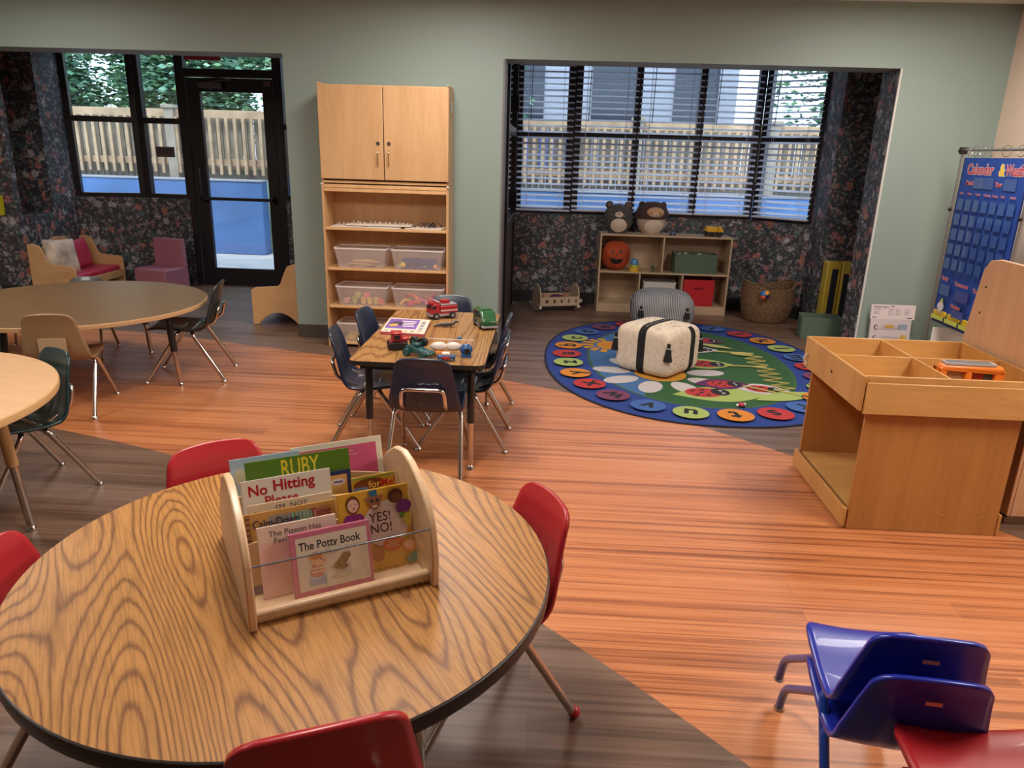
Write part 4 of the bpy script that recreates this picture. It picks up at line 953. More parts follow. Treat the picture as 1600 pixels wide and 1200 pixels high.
for i, c in enumerate([(.70,.33,.03), (.55,.08,.03), (.02,.02,.08)]): MB().ball(((.018, -.012, .02)[i], -.016, (.018, -.02, -.004)[i]), .030, sy=1).build('patch', mat('ball_patch', c, .35), t)
t = fabric_bin('fabric_bin', 'faded green fabric bin on the floor in front of the yellow mats', 2.625, 6.99, 0, .36, .24, .205, mat('sage_fabric', (.10,.15,.105), .9, bump=.4), rz=-10)
YV = mat('yellow_vinyl', (.50,.36,.045), .4); KV = mat('black_vinyl', (.022,.02,.026), .4)
for x, wd, lab, f, rz in ((2.775, .14, 'yellow and black folded foam mat, the left one of two', .42, 2), (2.925, .145, 'yellow mat with broad black panel, the right one of two', .84, -3)):
    t = thing('foam_mat', lab, 'foam mat', (x, 7.28, 0), rz, None)
    MB().box(-wd/2, wd/2, -.06, .06, 0, .69).build('mat_body', YV, t, bevel=.012)
    zt = .62 if f < .5 else .575
    MB().box(-wd/2*f+(.008 if f < .5 else .012), wd/2*f+(.008 if f < .5 else .012), -.064, -.058, .02, zt).build('black_panel', KV, t, bevel=.002)
CR = grain('cradle_birch', (.48,.36,.25), (.40,.29,.19), (3, 9, 9), .5, .7)
t = thing('doll_cradle', 'small wooden doll cradle with arched ends on rockers', 'doll cradle', (.115, 7.78, 0), 20)
endp = [(-.13, .05), (.13, .05), (.13, .16)]+[(.13*math.cos(PI*i/12), .16+.13*math.sin(PI*i/12)) for i in range(1, 12)]+[(-.13, .16)]
for x in (-.22, .21):
    MB().prism(endp, x, x+.012, 'x').build('end_panel', CR, t, bevel=.002)
    rk_ = [(-.17, .06)]+[(-.17+.34*i/12, .06-.055*math.sin(PI*i/12)) for i in range(1, 12)]+[(.17, .06), (.13, .085), (-.13, .085)]
    MB().prism(rk_, x-.012, x, 'x').build('rocker', CR, t)
    for s in (-1, 1): MB().ball((x-.006, s*.16, .062), .016).build('bumper', WHITEP, t)
for s in (-1, 1):
    b = MB(); y = s*.122
    b.box(-.208, .21, y-.006, y+.006, .07, .10); b.box(-.208, .21, y-.006, y+.006, .135, .165)
    for i in range(6): b.box(-.208+i*.0805, -.208+i*.0805+.058 if i else -.16, y-.006, y+.006, .10, .135)
    b.build('side_rail', CR, t)
MB().box(-.208, .21, -.116, .116, .075, .085).build('bottom_board', CR, t)
t = thing('baby_doll', 'baby doll lying in the doll cradle', 'doll', (.10, 7.775, .086), 20)
MB().ball((-.10, 0, .05), .045).build('head', mat('doll_skin', (.40,.20,.14), .5), t)
MB().ball((.02, 0, .045), .055, sx=1.5, sz=.75).build('doll_body', mat('doll_cloth', (.08,.02,.06), .9), t)
MB().ball((.13, 0, .06), .045, sz=.8).build('doll_blanket', mat('doll_blanket', (.30,.13,.10), .9), t)
# ================================================================ RUG
RC = (1.18, 5.87); RX, RY, RN = 1.165, 1.52, 2.25
def se(a, rx, ry, n=RN):
    c, s = math.cos(a), math.sin(a)
    return (rx*math.copysign(abs(c)**(2/n), c), ry*math.copysign(abs(s)**(2/n), s))
RUGB = mat('rug_royal_blue', (0.013,0.040,0.216), .95, bump=.5, bscale=300)
rc = dict(navy=mat('rug_binding', (0.006,0.009,0.032), .95), sky=mat('rug_sky_blue', (0.043,0.122,0.288), .95, bump=.4, bscale=300), green=mat('rug_green', (0.020,0.083,0.025), .95, bump=.4, bscale=300), dgreen=mat('rug_leaf_edge', (0.036,0.094,0.025), .95),
 R=mat('rug_red', (0.374,0.025,0.029), .95), O=mat('rug_orange', (0.540,0.187,0.018), .95), L=mat('rug_lime', (0.288,0.374,0.101), .95), B=mat('rug_mid_blue', (0.036,0.101,0.317), .95), P=mat('rug_plum', (0.144,0.032,0.086), .95),
 K=mat('rug_black', (0.009,0.009,0.013), .95), W=mat('rug_white', (0.446,0.418,0.418), .95), Y=mat('rug_straw', (0.396,0.360,0.115), .95), G=mat('rug_gold', (0.518,0.238,0.022), .95), V=mat('rug_violet', (0.086,0.014,0.079), .95))
mats = [RUGB]+list(rc.values()); idx = {k: i+1 for i, k in enumerate(rc)}
b = MB(); n = 120
P = [se(2*PI*i/n, RX, RY) for i in range(n)]
b.prism(P, 0, .007, 'z', idx['navy'])
b.poly([se(2*PI*i/n, RX-.018, RY-.018) for i in range(n)], .0073, 0)
z = [.0075]
def lay(): z[0] += .00012; return z[0]
b.poly([se(2*PI*i/n, RX-.355, RY-.345, 2.1) for i in range(n)], lay(), idx['dgreen'])
b.poly([se(2*PI*i/n, RX-.375, RY-.365, 2.1) for i in range(n)], lay(), idx['sky'])
# green meadow with a curved left border
gx = [se(2*PI*i/n, RX-.376, RY-.366, 2.1) for i in range(n)]
def clipx(P, f):
    out = []
    for p in P:
        lim = f(p[1]); out.append((max(p[0], lim), p[1]))
    return out
b.poly(clipx(gx, lambda y: -.50+.2*math.sin((y+1.1)*1.4)), lay(), idx['green'])
# flower, sun, ladybugs, leaves, grass (all woven into the rug)
fx, fy = -.27, -.40
for k in range(9):
    a = k*2*PI/9+.2; b.ell(fx+.37*math.cos(a), fy+.37*math.sin(a), .15, .085, lay(), idx['W'], 22, rot=a)
b.ell(fx, fy, .2, .2, lay(), idx['G'])
for k in range(7):
    a = R(100)+k*R(25); px, py = -.60, .42
    b.add([(px+.14*math.cos(a-.15), py+.14*math.sin(a-.15), lay()), (px+.14*math.cos(a+.15), py+.14*math.sin(a+.15), z[0]), (px+.25*math.cos(a+.22), py+.25*math.sin(a+.22), z[0]), (px+.25*math.cos(a-.05), py+.25*math.sin(a-.05), z[0])], [(0,1,2,3)], idx['G'])
b.ell(-.56, .42, .15, .15, lay(), idx['G']); b.ell(-.56, .42, .11, .11, lay(), idx['O'])
def leaf(cx, cy, l, w, rot, c):
    P = [(l*(1-2*i/14), w*math.sin(PI*i/14)) for i in range(15)]+[(l*(-1+2*i/14), -w*math.sin(PI*i/14)) for i in range(1, 14)]
    cc, ss = math.cos(rot), math.sin(rot); b.poly([(cx+p[0]*cc-p[1]*ss, cy+p[0]*ss+p[1]*cc) for p in P], lay(), idx[c])
def bug(cx, cy, s, rot, back):
    if back: leaf(cx, cy, s*2.1, s*1.25, rot, back)
    c, d = math.cos(rot), math.sin(rot)
    b.ell(cx, cy, s*1.05, s*.82, lay(), idx['R'], rot=rot)
    b.ell(cx+c*s*.95, cy+d*s*.95, s*.5, s*.6, lay(), idx['K'], rot=rot)
    for u, v in ((-.5, .35), (-.5, -.35), (.1, .45), (.1, -.45), (-.15, 0)): b.ell(cx+(u*c-v*d)*s, cy+(u*d+v*c)*s, s*.13, s*.13, lay(), idx['K'], 10)
    for v in (-.22, .22): b.ell(cx+(1.05*c-v*d)*s, cy+(1.05*d+v*c)*s, s*.12, s*.12, lay(), idx['W'], 10)
leaf(.10, -.86, .36, .17, .15, 'L'); bug(-.02, -.84, .13, 0.2, None)
bug(.42, -.70, .10, -.1, 'W'); bug(.15, -.62, .10, .1, 'V'); leaf(.55, -.86, .27, .09, .45, 'L')
bug(.12, -.08, .12, 0, 'L'); bug(.16, .38, .09, 0, 'W'); bug(.28, .72, .09, -.2, 'P'); leaf(.34, .52, .17, .05, -.5, 'Y'); leaf(.52, .28, .11, .06, .1, 'Y')
for (x0, y0_, x1, y1_) in ((.3, -.12, .62, -.12), (.3, -.66, .5, -.80), (.52, -.74, .66, -.84), (.3, .32, .62, .30)): b.tube([(x0, y0_, z[0]), (x1, y1_, z[0])], .006, 4, idx['Y'])
zz = [( .50+(.16 if i % 2 else 0)+.012*math.sin(i), .25-i*.062, z[0]) for i in range(17)]
b.tube(zz, .006, 4, idx['Y'])
# alphabet ring
seq = dict(zip('abcdefghijklmnopqrstuvwxyz', 'ROLBPRGLBROLBRPLORSOLBPROL'.replace('S', 'R').replace('G', 'O')))
seq.update({'r': 'B', 's': 'R', 't': 'O', 'u': 'L', 'v': 'B', 'w': 'P', 'x': 'R', 'y': 'O', 'z': 'L'})
ring = [Vector(se(PI-2*PI*i/720, RX-.185, RY-.185, 2.2)+(0,)) for i in range(721)]
cum = [0]
for i in range(720): cum.append(cum[-1]+(ring[i+1]-ring[i]).length)
tot = cum[-1]
for k, ch in enumerate('abcdefghijklmnopqrstuvwxyz'):
    s = (tot*(k/26)+.065) % tot
    i = max(j for j in range(720) if cum[j] <= s); p = ring[i]; tg = (ring[(i+1) % 720]-ring[i]).normalized(); nrm = Vector((-tg.y, tg.x, 0))
    if nrm.dot(p) < 0: nrm = -nrm
    b.ell(p.x, p.y, .118, .118, lay(), idx[seq[ch]], 26, rot=math.atan2(tg.y, tg.x))
    b.text(ch, .20, T(p.x, p.y, lay(), rz=math.degrees(math.atan2(nrm.y, nrm.x))-90) @ T(0, -.0, 0), idx['K'], .03)
o = b.build('alphabet_rug', mats); o.location = (RC[0], RC[1], 0)
tag(o, 'oval blue alphabet rug with letter circles around a green ladybug meadow', 'rug')
# ================================================================ POUFS
EX = 6.5
def pouf(name, label, loc, rz, w, h, body, kind):
    t = thing(name, label, 'pouf', loc, rz)
    b = MB(); n = 24
    def cube(f):   # six bulged faces of a soft cube
        for ax, s in ((0,1),(0,-1),(1,1),(1,-1),(2,1),(2,-1)):
            def fn(u, v):
                p = [0,0,0]; p[ax] = s; q = [i for i in range(3) if i != ax]; p[q[0]] = 2*u-1; p[q[1]] = 2*v-1
                x, y, z = p; return f(x, y, z)
            b.grid(fn, n, n)
    def f(x, y, z):
        L = (abs(x)**EX+abs(y)**EX+abs(z)**EX)**(1/EX); x, y, z = x/L, y/L, z/L
        k = 1-.10*(1-abs(z))*0; pinch = 1+.10*max(0, abs(x*y))**2
        bot = 1 if z > -.6 else 1
        return (x*w/2*pinch, y*w/2*pinch, h/2+z*h/2*(1+ .06*(1-x*x)*(1-y*y)) if z > 0 else h/2+z*h/2)
    cube(f); b.build('cushion_body', body, t, ang=80)
    return t, f
IV = mat('ivory_wool', (.66,.56,.44), .95, var=.12, vscale=25, bump=.8, bscale=120)
KW = stripe_mat('black_white_band', (.65,.6,.52), (.015,.013,.014), 30, 2, .16, .9)
BTAS = mat('black_yarn', (.008,.008,.008), .95)
def tassel(t, x, y, z, L=.13, rz=0, m=BTAS):
    b = MB(); b.ball((x, y, z-.012), .014); b.lathe([(.008, -.02), (.017, -.035), (.024, -L*.6), (.034, -L), (0, -L+.004)], (x, y, z), 12)
    o = b.build('tassel', m, t); MB().lathe([(.015,-.032),(.018,-.036),(.017,-.041)], (x, y, z), 12).build('thread_wrap', WHITEP, o)
t, f = pouf('ivory_pouf', 'ivory woven pouf with black bands and tassels on the alphabet rug', (.895, 5.60, .0085), 50, .475, .37, IV, 0)
def band(axis, off, wd, m=BTAS, nm='black_band', ang=None, rng=(0, 60)):
    b = MB(); N = 60
    for k in range(rng[0], rng[1]+1):
        a = PI*2*k/N; c, s = math.cos(a), math.sin(a); q = max(abs(c), abs(s)); c, s = c/q, s/q
        for e in (-1, 1):
            o_ = off+e*wd/2
            p = f(o_, c, s) if axis == 0 else f(c, o_, s)
            v = Vector(p)-Vector((0, 0, .18)); v = v*1.014+Vector((0,0,.18)); b.v.append(tuple(v))
    for k in range(rng[1]-rng[0]): b.f.append((2*k, 2*k+1, 2*k+3, 2*k+2)); b.m.append(0)
    return b.build(nm, m, t)
band(1, .0, .27)
band(0, .42, .22, rng=(22, 38))
for o_ in (-.07, 0, .07): band(1, o_, .012, WHITEP, 'white_stitching') if o_ == 0 else None
bb = MB()
r_ = random.Random(4)
for k in range(46):
    x, y = r_.uniform(-.9, .9), r_.uniform(-.9, .9); p = Vector(f(x, y, 1)) if k % 2 else Vector(f(x, -1, y))
    bb.ball(tuple(p), .0055, 0, 6)
bb.build('woven_knots', mat('knot_grey', (.30,.27,.24), .9), t)
for sx, sy in ((-1,-1), (1,-1), (1,1), (-1,1)):
    p = f(sx, sy, .62); tassel(t, p[0]+sx*.008, p[1]+sy*.008, p[2], .135)
EX = 3.4
t, f = pouf('striped_pouf', 'grey and white pinstriped pouf with black tassels behind the ivory pouf', (1.15, 7.17, .0085), -4, .60, .35, stripe_mat('pinstripe_cotton', (.44,.43,.45), (.13,.13,.14), 62, 0, .62, .9), 1)
for sx, sy in ((-1,-1), (1,-1), (1,1), (-1,1)):
    p = f(sx*.78, sy, .45); tassel(t, p[0], p[1]+sy*.016, p[2], .10)
# ladybug toy lying on the rug
t = thing('toy_ladybug', 'tiny red and white toy lying on the near border of the rug', 'toy', (1.353, 4.745, .009), 30)
MB().ball((0,0,.016), .022, sz=.7).build('shell', mat('toy_red', (.45,.02,.05), .4), t)
MB().ball((.026,0,.014), .012).ball((-.026, .01, .012), .010, 0).build('head', mat('toy_white', (.7,.68,.6), .4), t)
MB().ball((.0,-.022,.010), .010).ball((0,.022,.01), .010).build('wheel', BLACK, t)
# ================================================================ SAND-COLOURED BROWSER BOX
VENSHADE = grain('shaded_amber_panel', (.48,.22,.062), (.39,.165,.042), (11, 11, .9), .36, .8)  # redder panel veneer, the tray overhang's shade darkened into its colour
t = thing('bin_cart', 'honey coloured wooden bin cart with four divided compartments on top', 'cart', (1.42, 3.085, 0))
XW, YD = .665, .70
MB().box(.0, XW, .0, .016, .0, .60).build('front_panel', VENSHADE, t, bevel=.002)
MB().box(.0, XW, YD-.016, YD, .0, .60).build('back_panel', VENSHADE, t, bevel=.002)
MB().box(.012, XW-.012, .016, YD-.016, .085, .10).build('floor_board', HONEYH, t, bevel=.001)
MB().box(-.022, -.008, -.006, YD+.01, .012, .105).build('lower_rail', HONEY, t, bevel=.003)
MB().box(XW+.002, XW+.014, -.006, YD+.01, .012, .105).build('lower_rail', HONEY, t, bevel=.003)
MB().box(XW/2-.006, XW/2+.006, .016, YD-.016, .1, .57).build('centre_panel', VENSHADE, t)
for x in (.07, .25, .42, .60):
    MB().ball((x, -.001, .085 - .0*x), .0045, sy=.4).build('screw', BRASS, t)
# tray
TX0, TX1, TY0, TY1, TZ0, TZ1 = -.048, .745, -.028, .705, .575, .735
MB().box(TX0, TX0+.013, TY0, TY1, TZ0+.005, TZ1).build('tray_side', HONEY, t, bevel=.002)
MB().box(TX1-.013, TX1, TY0, TY1, TZ0+.005, TZ1).build('tray_side', HONEY, t, bevel=.002)
MB().box(TX0+.013, TX1-.013, TY0+.012, TY0+.024, TZ0+.005, TZ1).build('tray_front', HONEYH, t, bevel=.002)
MB().box(TX0+.018, TX1+.05, TY0-.006, TY0+.008, TZ0-.008, TZ1-.026).build('tray_front_board', HONEYH, t, bevel=.003)
MB().box(TX0+.013, TX1-.013, TY1-.012, TY1, TZ0+.005, TZ1).build('tray_back', HONEYH, t, bevel=.002)
MB().box(TX0+.013, TX1-.013, TY0+.024, TY1-.012, TZ0+.005, TZ0+.015).build('tray_floor', HONEYH, t)
MB().box(.326, .336, TY0+.024, TY1-.012, TZ0+.015, TZ1-.004).build('divider', HONEY, t, bevel=.001)
MB().box(TX0+.013, TX1-.013, .352, .362, TZ0+.015, TZ1-.006).build('divider', HONEYH, t, bevel=.001)
MB().ball((TX0-.001, .10*3.2, .655), .008, sx=.4).build('screw_hole', mat('knot_dark', (.06,.03,.012), .7), t)
MB().tube([(TX0-.008, .64, .655), (TX0-.018, .655, .63), (TX0-.004, .64, .60)], .006, 6).build('hook', WHITEP, t)
MB().ball((.337, .15, .70), .009, sx=.4).build('wood_knot', mat('knot_dark2', (.10,.05,.02), .7), t)
# orange plastic toy frame in the right hand compartment
ORP = mat('toy_orange', (.80,.20,.02), .35, coat=.2)
t = thing('orange_toy_frame', 'orange plastic toy frame with two window openings in the bin cart', 'toy', (1.775, 3.225, .650), -2)
b = MB(); out = rrect(0, .27, -.01, .105, .028, 5)
def frame(b, x0, x1, z0, z1, y0, y1, r=.02):
    b.box(x0, x1, y0, y1, z0, z1)
b.box(.0, .27, 0, .05, .083, .105); b.box(.0, .27, 0, .05, -.058, .004); b.box(0, .032, 0, .05, .004, .083); b.box(.11, .14, 0, .05, .004, .083); b.box(.235, .27, 0, .05, .004, .083)
b.build('toy_body', ORP, t, bevel=.012, seg=3)
MB().box(.02, .235, .004, .055, .106, .117).box(.03, .22, .008, .05, .117, .119, 1).build('grey_lid', [mat('toy_grey', (.42,.38,.36), .4), mat('toy_slate_grey', (.12,.12,.13), .4)], t, bevel=.004)
MB().box(.035, .105, .02, .03, .004, .083).build('tan_insert', mat('tan_card', (.45,.28,.15), .6), t)
MB().box(.145, .195, .02, .03, .004, .083).box(.20, .232, .02, .03, .004, .083, 1).build('dark_insert', [mat('insert_red', (.35,.03,.02), .5), mat('insert_slate', (.08,.10,.13), .5)], t)
t = thing('toy_piece', 'small dark green toy piece beside the orange toy frame', 'toy', (2.085, 3.22, .592), 0)
MB().lathe([(.0,0),(.03,0),(.034,.02),(.03,.085),(0,.09)], n=16, sx=.6).build('body', mat('toy_bottle_green', (.02,.06,.03), .4), t)
# ================================================================ PALE UNIT AT THE RIGHT
t = thing('birch_side_unit', 'pale birch cabinet with tall rounded end panel right of the bin cart', 'cabinet', (2.19, 3.19, 0))
P = [(.0, .05), (.0, 1.17), (.48, 1.175), (.56, 1.16), (.60, 1.11), (.66, .74), (.66, .05)]
MB().prism(P, 0, .018, 'x').build('end_panel', BIRCHV, t, bevel=.004)
MB().box(.018, .9, .0, .018, .05, 1.168).build('front_panel', BIRCH if 0 else BIRCHV, t, bevel=.002)
MB().box(.018, .9, .018, .65, .03, .05).box(.018, .9, .03, .045, 0, .05).build('toe_kick', mat('toe_kick_tan', (.36,.24,.16), .5), t)
for (y, z) in ((.57, 1.03), (.575, .90)): MB().ball((-.001, y-.02, z), .006, sx=.4).build('screw', BLACK, t)
# ================================================================ CALENDAR CHART ON ITS STAND
STEEL = mat('grey_steel_tube', (.30,.29,.28), .35, .7)
CX = 3.06; YA, YB = 5.88, 5.00
t = thing('chart_stand', 'grey metal chart stand with black clamps near the right wall', 'stand', (CX, 5.44, 0))
for y in (YA-5.44, YB-5.44):
    MB().cyl((0, y, .02), (0, y, 1.70), .010, 12).build('pole', STEEL, t)
    MB().box(-.022, .022, y-.022, y+.022, 1.685, 1.735).cyl((-.035, y, 1.71), (.03, y, 1.71), .012, 10).build('clamp', BLACK, t, bevel=.004)
    MB().ball((-.012, y, 1.285), .015).build('knob', BLACK, t)
    MB().cyl((-.22, y, .015), (.22, y, .015), .010, 10).build('foot', STEEL, t)
MB().cyl((0, YA-5.44, 1.715), (0, YB-5.44, 1.715), .010, 12).build('top_bar', STEEL, t)
MB().cyl((0, YA-5.44, .25), (0, YB-5.44, .25), .007, 12).build('lower_bar', STEEL, t)
CB = mat('chart_blue', (.014,.055,.30), .6, bump=.2, bscale=200); CRD = mat('chart_crimson', (.46,.015,.03), .5); CWH = mat('chart_white', (.72,.64,.64), .5); CYE = mat('chart_yellow', (.78,.52,.02), .5); CPK = mat('chart_pocket', (.035,.085,.29), .15, coat=.5); CLM = mat('chart_lime', (.55,.60,.10), .5); CDB = mat('chart_border', (.006,.012,.10), .6)
cm = [CB, CRD, CWH, CYE, CPK, CLM, CDB]
W_ = .80; HH = 1.22
# local frame: u runs toward the viewer (-Y), v up, face looks toward -X
F = Matrix(((0,0,-1,0),(-1,0,0,0),(0,1,0,0),(0,0,0,1)))
b = MB(); b.box(0, W_, 0, HH, -.004, 0, 0, F)
k_ = [0]
def L_(): k_[0] += .0003; return k_[0]
def rect(x0, x1, y0, y1, mi): b.poly([(x0,y0),(x1,y0),(x1,y1),(x0,y1)], L_(), mi, F)
for x0, x1, y0, y1 in ((0, W_, 0, .02), (0, .012, 0, HH), (W_-.012, W_, 0, HH)): rect(x0, x1, y0, y1, 6)
def lab(s, x, y, size, mi, fat=.03, halo=True, sx=1.0):
    if halo: b.text(s, size, F @ T(x, y, L_()), 2, fat+.035, 'LEFT', sx)
    b.text(s, size, F @ T(x, y, L_()), mi, fat, 'LEFT', sx)
lab('Calendar', .07, HH-.082, .098, 1, .02, True, .92); lab('&', .472, HH-.082, .105, 3, .03, True, .95); lab('Weather', .548, HH-.082, .098, 1, .02, True, .72)
lab('Month', .09, HH-.175, .042, 1); lab('Year', .46, HH-.175, .042, 1)
rect(.19, .44, HH-.21, HH-.135, 4); rect(.56, .70, HH-.21, HH-.135, 4)
for i, s in enumerate(['Sunday', 'Monday', 'Tuesday', 'Wednesday', 'Thursday', 'Friday', 'Saturday']): lab(s, .038+i*.105, HH-.25, .022, 1, .012, True, .85)
for r in range(5):
    for c in range(7): rect(.040+c*.105, .118+c*.105, HH-.37-r*.108, HH-.29-r*.108, 4)
lab('Today', .05, .345, .040, 1); lab('Tomorrow', .25, .33, .040, 1); lab('Yesterday', .5, .32, .040, 1)
rect(.06, .20, .22, .30, 4); rect(.28, .46, .21, .29, 4); rect(.54, .72, .21, .29, 4)
lab('Weather', .26, .165, .036, 1); rect(.29, .45, .09, .145, 4)
b.ell(.125, .135, .045, .034, L_(), 2, 18, F); b.ell(.13, .155, .026, .030, L_(), 2, 18, F); b.ell(.13, .178, .016, .020, L_(), 5, 14, F)
for i in range(4): rect(.100+i*.015, .106+i*.015, .085, .108, 2)
rect(.02, .20, .03, .062, 5); rect(.22, .40, .03, .062, 5); rect(.42, .60, .03, .062, 5)
o = b.build('calendar_chart', cm); o.matrix_world = Matrix.Translation((CX-.016, YA-.07, 1.66-HH))
tag(o, 'deep blue fabric Calendar & Weather pocket chart hanging from the stand', 'calendar chart')
for u in (.02, .22, .42):
    q = MB().prism(rrect(u, u+.175, .055, .098, .016, 3), .001, .012, 'z', 0, F).build('yellow_pocket', mat('pocket_yellow', (.72,.46,.02), .5), bevel=.002); q.parent = o
rng = None
for i, y in enumerate((5.80, 5.71, 5.62, 5.50, 5.33, 5.17)):
    if i == 0:
        rng = MB().tube([(0, .036*math.cos(PI*2*k/20), .036*math.sin(PI*2*k/20)) for k in range(20)], .0022, 6, closed=True).build('binder_ring', CHROME); q = rng
    else: q = rng.copy(); COL.objects.link(q)
    q.location = (CX, y, 1.705); q.rotation_euler = (0, 0, R((i*37) % 50-25))
    tag(q, 'thin metal ring holding the blue calendar chart to its bar', 'ring', 'rings on the chart bar')
# ---------------- packaged chart and a white board leaning on the sage wall
t = thing('packaged_chart', 'packaged pocket chart with printed white header leaning on the sage wall', 'package', (2.715, 6.10, .0), 0)
INK = mat('ink_black', (.03,.03,.035), .6); INKG = mat('ink_grey', (.32,.27,.28), .6); PNK = mat('header_white', (.72,.62,.62), .6)
b = MB(); M = T(rx=-6); FM = M @ Matrix(((1,0,0,0),(0,0,-1,0),(0,1,0,0),(0,0,0,1)))
b.box(0, .36, .0, .008, .37, .49, 0, M)
def pr(x0, x1, y0, y1, mi, z=.001): b.poly([(x0,y0),(x1,y0),(x1,y1),(x0,y1)], z, mi, FM)
b.text('Pocket Chart', .022, FM @ T(.02, .470, .001), 1, .01, 'LEFT'); pr(.16, .185, .474, .480, 1)
r_ = random.Random(2)
for c, x in enumerate((.02, .14, .20, .27)):
    for l in range(5): pr(x, x+(.07 if c else .08)*r_.uniform(.6, 1)*.7, .452-l*.011, .455-l*.011, 2)
pr(.012, .05, .380, .386, 1); pr(.30, .34, .380, .386, 1)
b.build('header_card', [PNK, INK, INKG], t)
b = MB(); b.box(.01, .34, .0, .022, .0, .37, 0, M)
for l in range(2):
    z0 = .30-l*.09
    b.ell(.055, z0, .016, .022, .001, 1, 14, FM); b.ell(.058, z0, .010, .016, .0015, 0, 14, FM)
    pr(.08, .26, z0-.016, z0-.012, 2); pr(.10, .25, z0-.004, z0, 2); pr(.09, .24, z0+.010, z0+.013, 2)
pr(.13, .20, .295, .325, 3); pr(.235, .31, .285, .330, 4); b.ell(.285, .215, .028, .028, .0016, 3, 18, FM)
b.build('bagged_chart', [mat('poly_bag_white', (.62,.55,.56), .25, coat=.4), INK, INKG, mat('print_gold', (.60,.38,.08), .5), mat('print_slate', (.28,.34,.42), .5)], t)
t = thing('white_panel', 'narrow white board leaning behind the pale birch cabinet', 'board', (3.02, 5.72, 0), 0)
MB().box(-.0, .30, 0, .012, 0, .40).build('board', WHITEP, t, bevel=.003)
# ================================================================ SETTEES, PINK CHAIR
SW = grain('settee_birch', (.70,.42,.20), (.60,.33,.14), (3, 9, 9), .4, .8)
def settee(label, loc, rz, L, cush, name='toddler_settee', dep=.48):
    """seat faces local -x... front edge at x=0, back at x=dep, length along y"""
    t = thing(name, label, 'settee', loc, rz)
    prof = [(0, 0), (.055, 0)]+[(.055+(dep-.10)*i/14, .115*math.sin(PI*i/14)**.8) for i in range(0, 15)]+[(dep, 0), (dep, .56), (dep-.06, .575), (dep-.13, .55), (dep-.17, .47), (dep-.20, .39), (dep-.23, .365), (.05, .35), (.015, .335), (0, .31)]
    for y in (0, L-.02): MB().prism(prof, y, y+.02, 'y').build('end_panel', SW, t, bevel=.003)
    MB().box(.03, dep-.03, .02, L-.02, .17, .19).build('seat_board', SW, t)
    MB().box(.0, .02, .02, L-.02, .12, .20).build('front_rail', SW, t, bevel=.003)
    n = 20; arch = [(.02, .19)]+[(L-.02, .19)]+[(L-.02-(L-.04)*i/n, .40+.20*math.sin(PI*i/n)) for i in range(n+1)]
    MB().prism([(p[0], p[1]) for p in arch], dep-.045, dep-.025, 'x').build('back_board', SW, t, bevel=.003)
    MB().prism(rrect(.03, dep-.06, .03, L-.03, .03), .19, .25, 'z').build('seat_cushion', cush, t, bevel=.015, seg=3)
    return t
PKV = mat('raspberry_vinyl', (.55,.035,.085), .4)
# left alcove, facing right
settee('small birch settee with raspberry cushions below the corner windows', (-4.86, 8.24, 0), 180, .90, PKV)
def pillow(name, label, w, h, th, m, loc, rot, cat='pillow', group=None):
    b = MB()
    for s in (-1, 1):
        def fn(u, v):
            x, y = 2*u-1, 2*v-1; k = ((1-x**4)*(1-y**4))**.6
            q = 1-.05*(1-abs(x)**3)*0; return (x*w/2*(1-.06*(1-y*y)*abs(x)), s*th/2*k, h/2+y*h/2*(1-.06*(1-x*x)*abs(y)))
        b.grid(fn, 16, 16)
    o = b.build(name, m); o.location = loc; o.rotation_euler = rot; return tag(o, label, cat, group)
pillow('back_cushion', 'raspberry pink square cushion leaning back on the birch settee', .46, .32, .10, PKV, (-5.10, 7.86, .255), (R(-12), 0, R(97)))
pillow('throw_pillow', 'white pillow with tan painterly pattern at the left end of the settee', .36, .36, .13, mat('tan_white_cotton', (.60,.50,.40), .9, var=.45, vscale=7), (-5.08, 7.52, .255), (R(-16), R(4), R(70)))
settee('honey birch settee in profile with arched cutout beside the exit door', (-2.72, 6.60, 0), 0, .95, mat('plum_vinyl', (.16,.06,.10), .45), name='toddler_settee')
pillow('throw_pillow', 'cream pillow with dark stitching on the settee beside the exit door', .44, .38, .12, mat('cream_cotton', (.58,.48,.40), .9, var=.1), (-2.36, 6.90, .262), (R(-20), R(0), R(-80)))
PINKV = mat('dusty_pink_vinyl', (.40,.15,.20), .45)
t = thing('toddler_chair', 'blocky dusty pink vinyl toddler chair against the floral wallpaper', 'chair', (-4.36, 8.17, 0), -14)
MB().box(-.22, .20, -.22, .10, .02, .25).build('seat', PINKV, t, bevel=.02, seg=3)
MB().prism([(.08, .0), (.17, .0), (.15, .56), (.09, .56)], -.20, .20, 'x').build('backrest', PINKV, t, bevel=.015, seg=3)
MB().box(-.20, .18, -.20, .06, 0, .03).build('base', BLACK, t)
t = thing('yellow_holder', 'small yellow plastic holder fixed beside the dark niche', 'holder', (-5.50, 7.215, .86), 0)
MB().prism([(-.055, .19), (.055, .19), (.05, .175), (.04, 0), (-.04, 0), (-.05, .175)], 0, .07, 'y').build('holder_body', mat('bright_yellow', (.70,.66,.02), .5), t, bevel=.004)
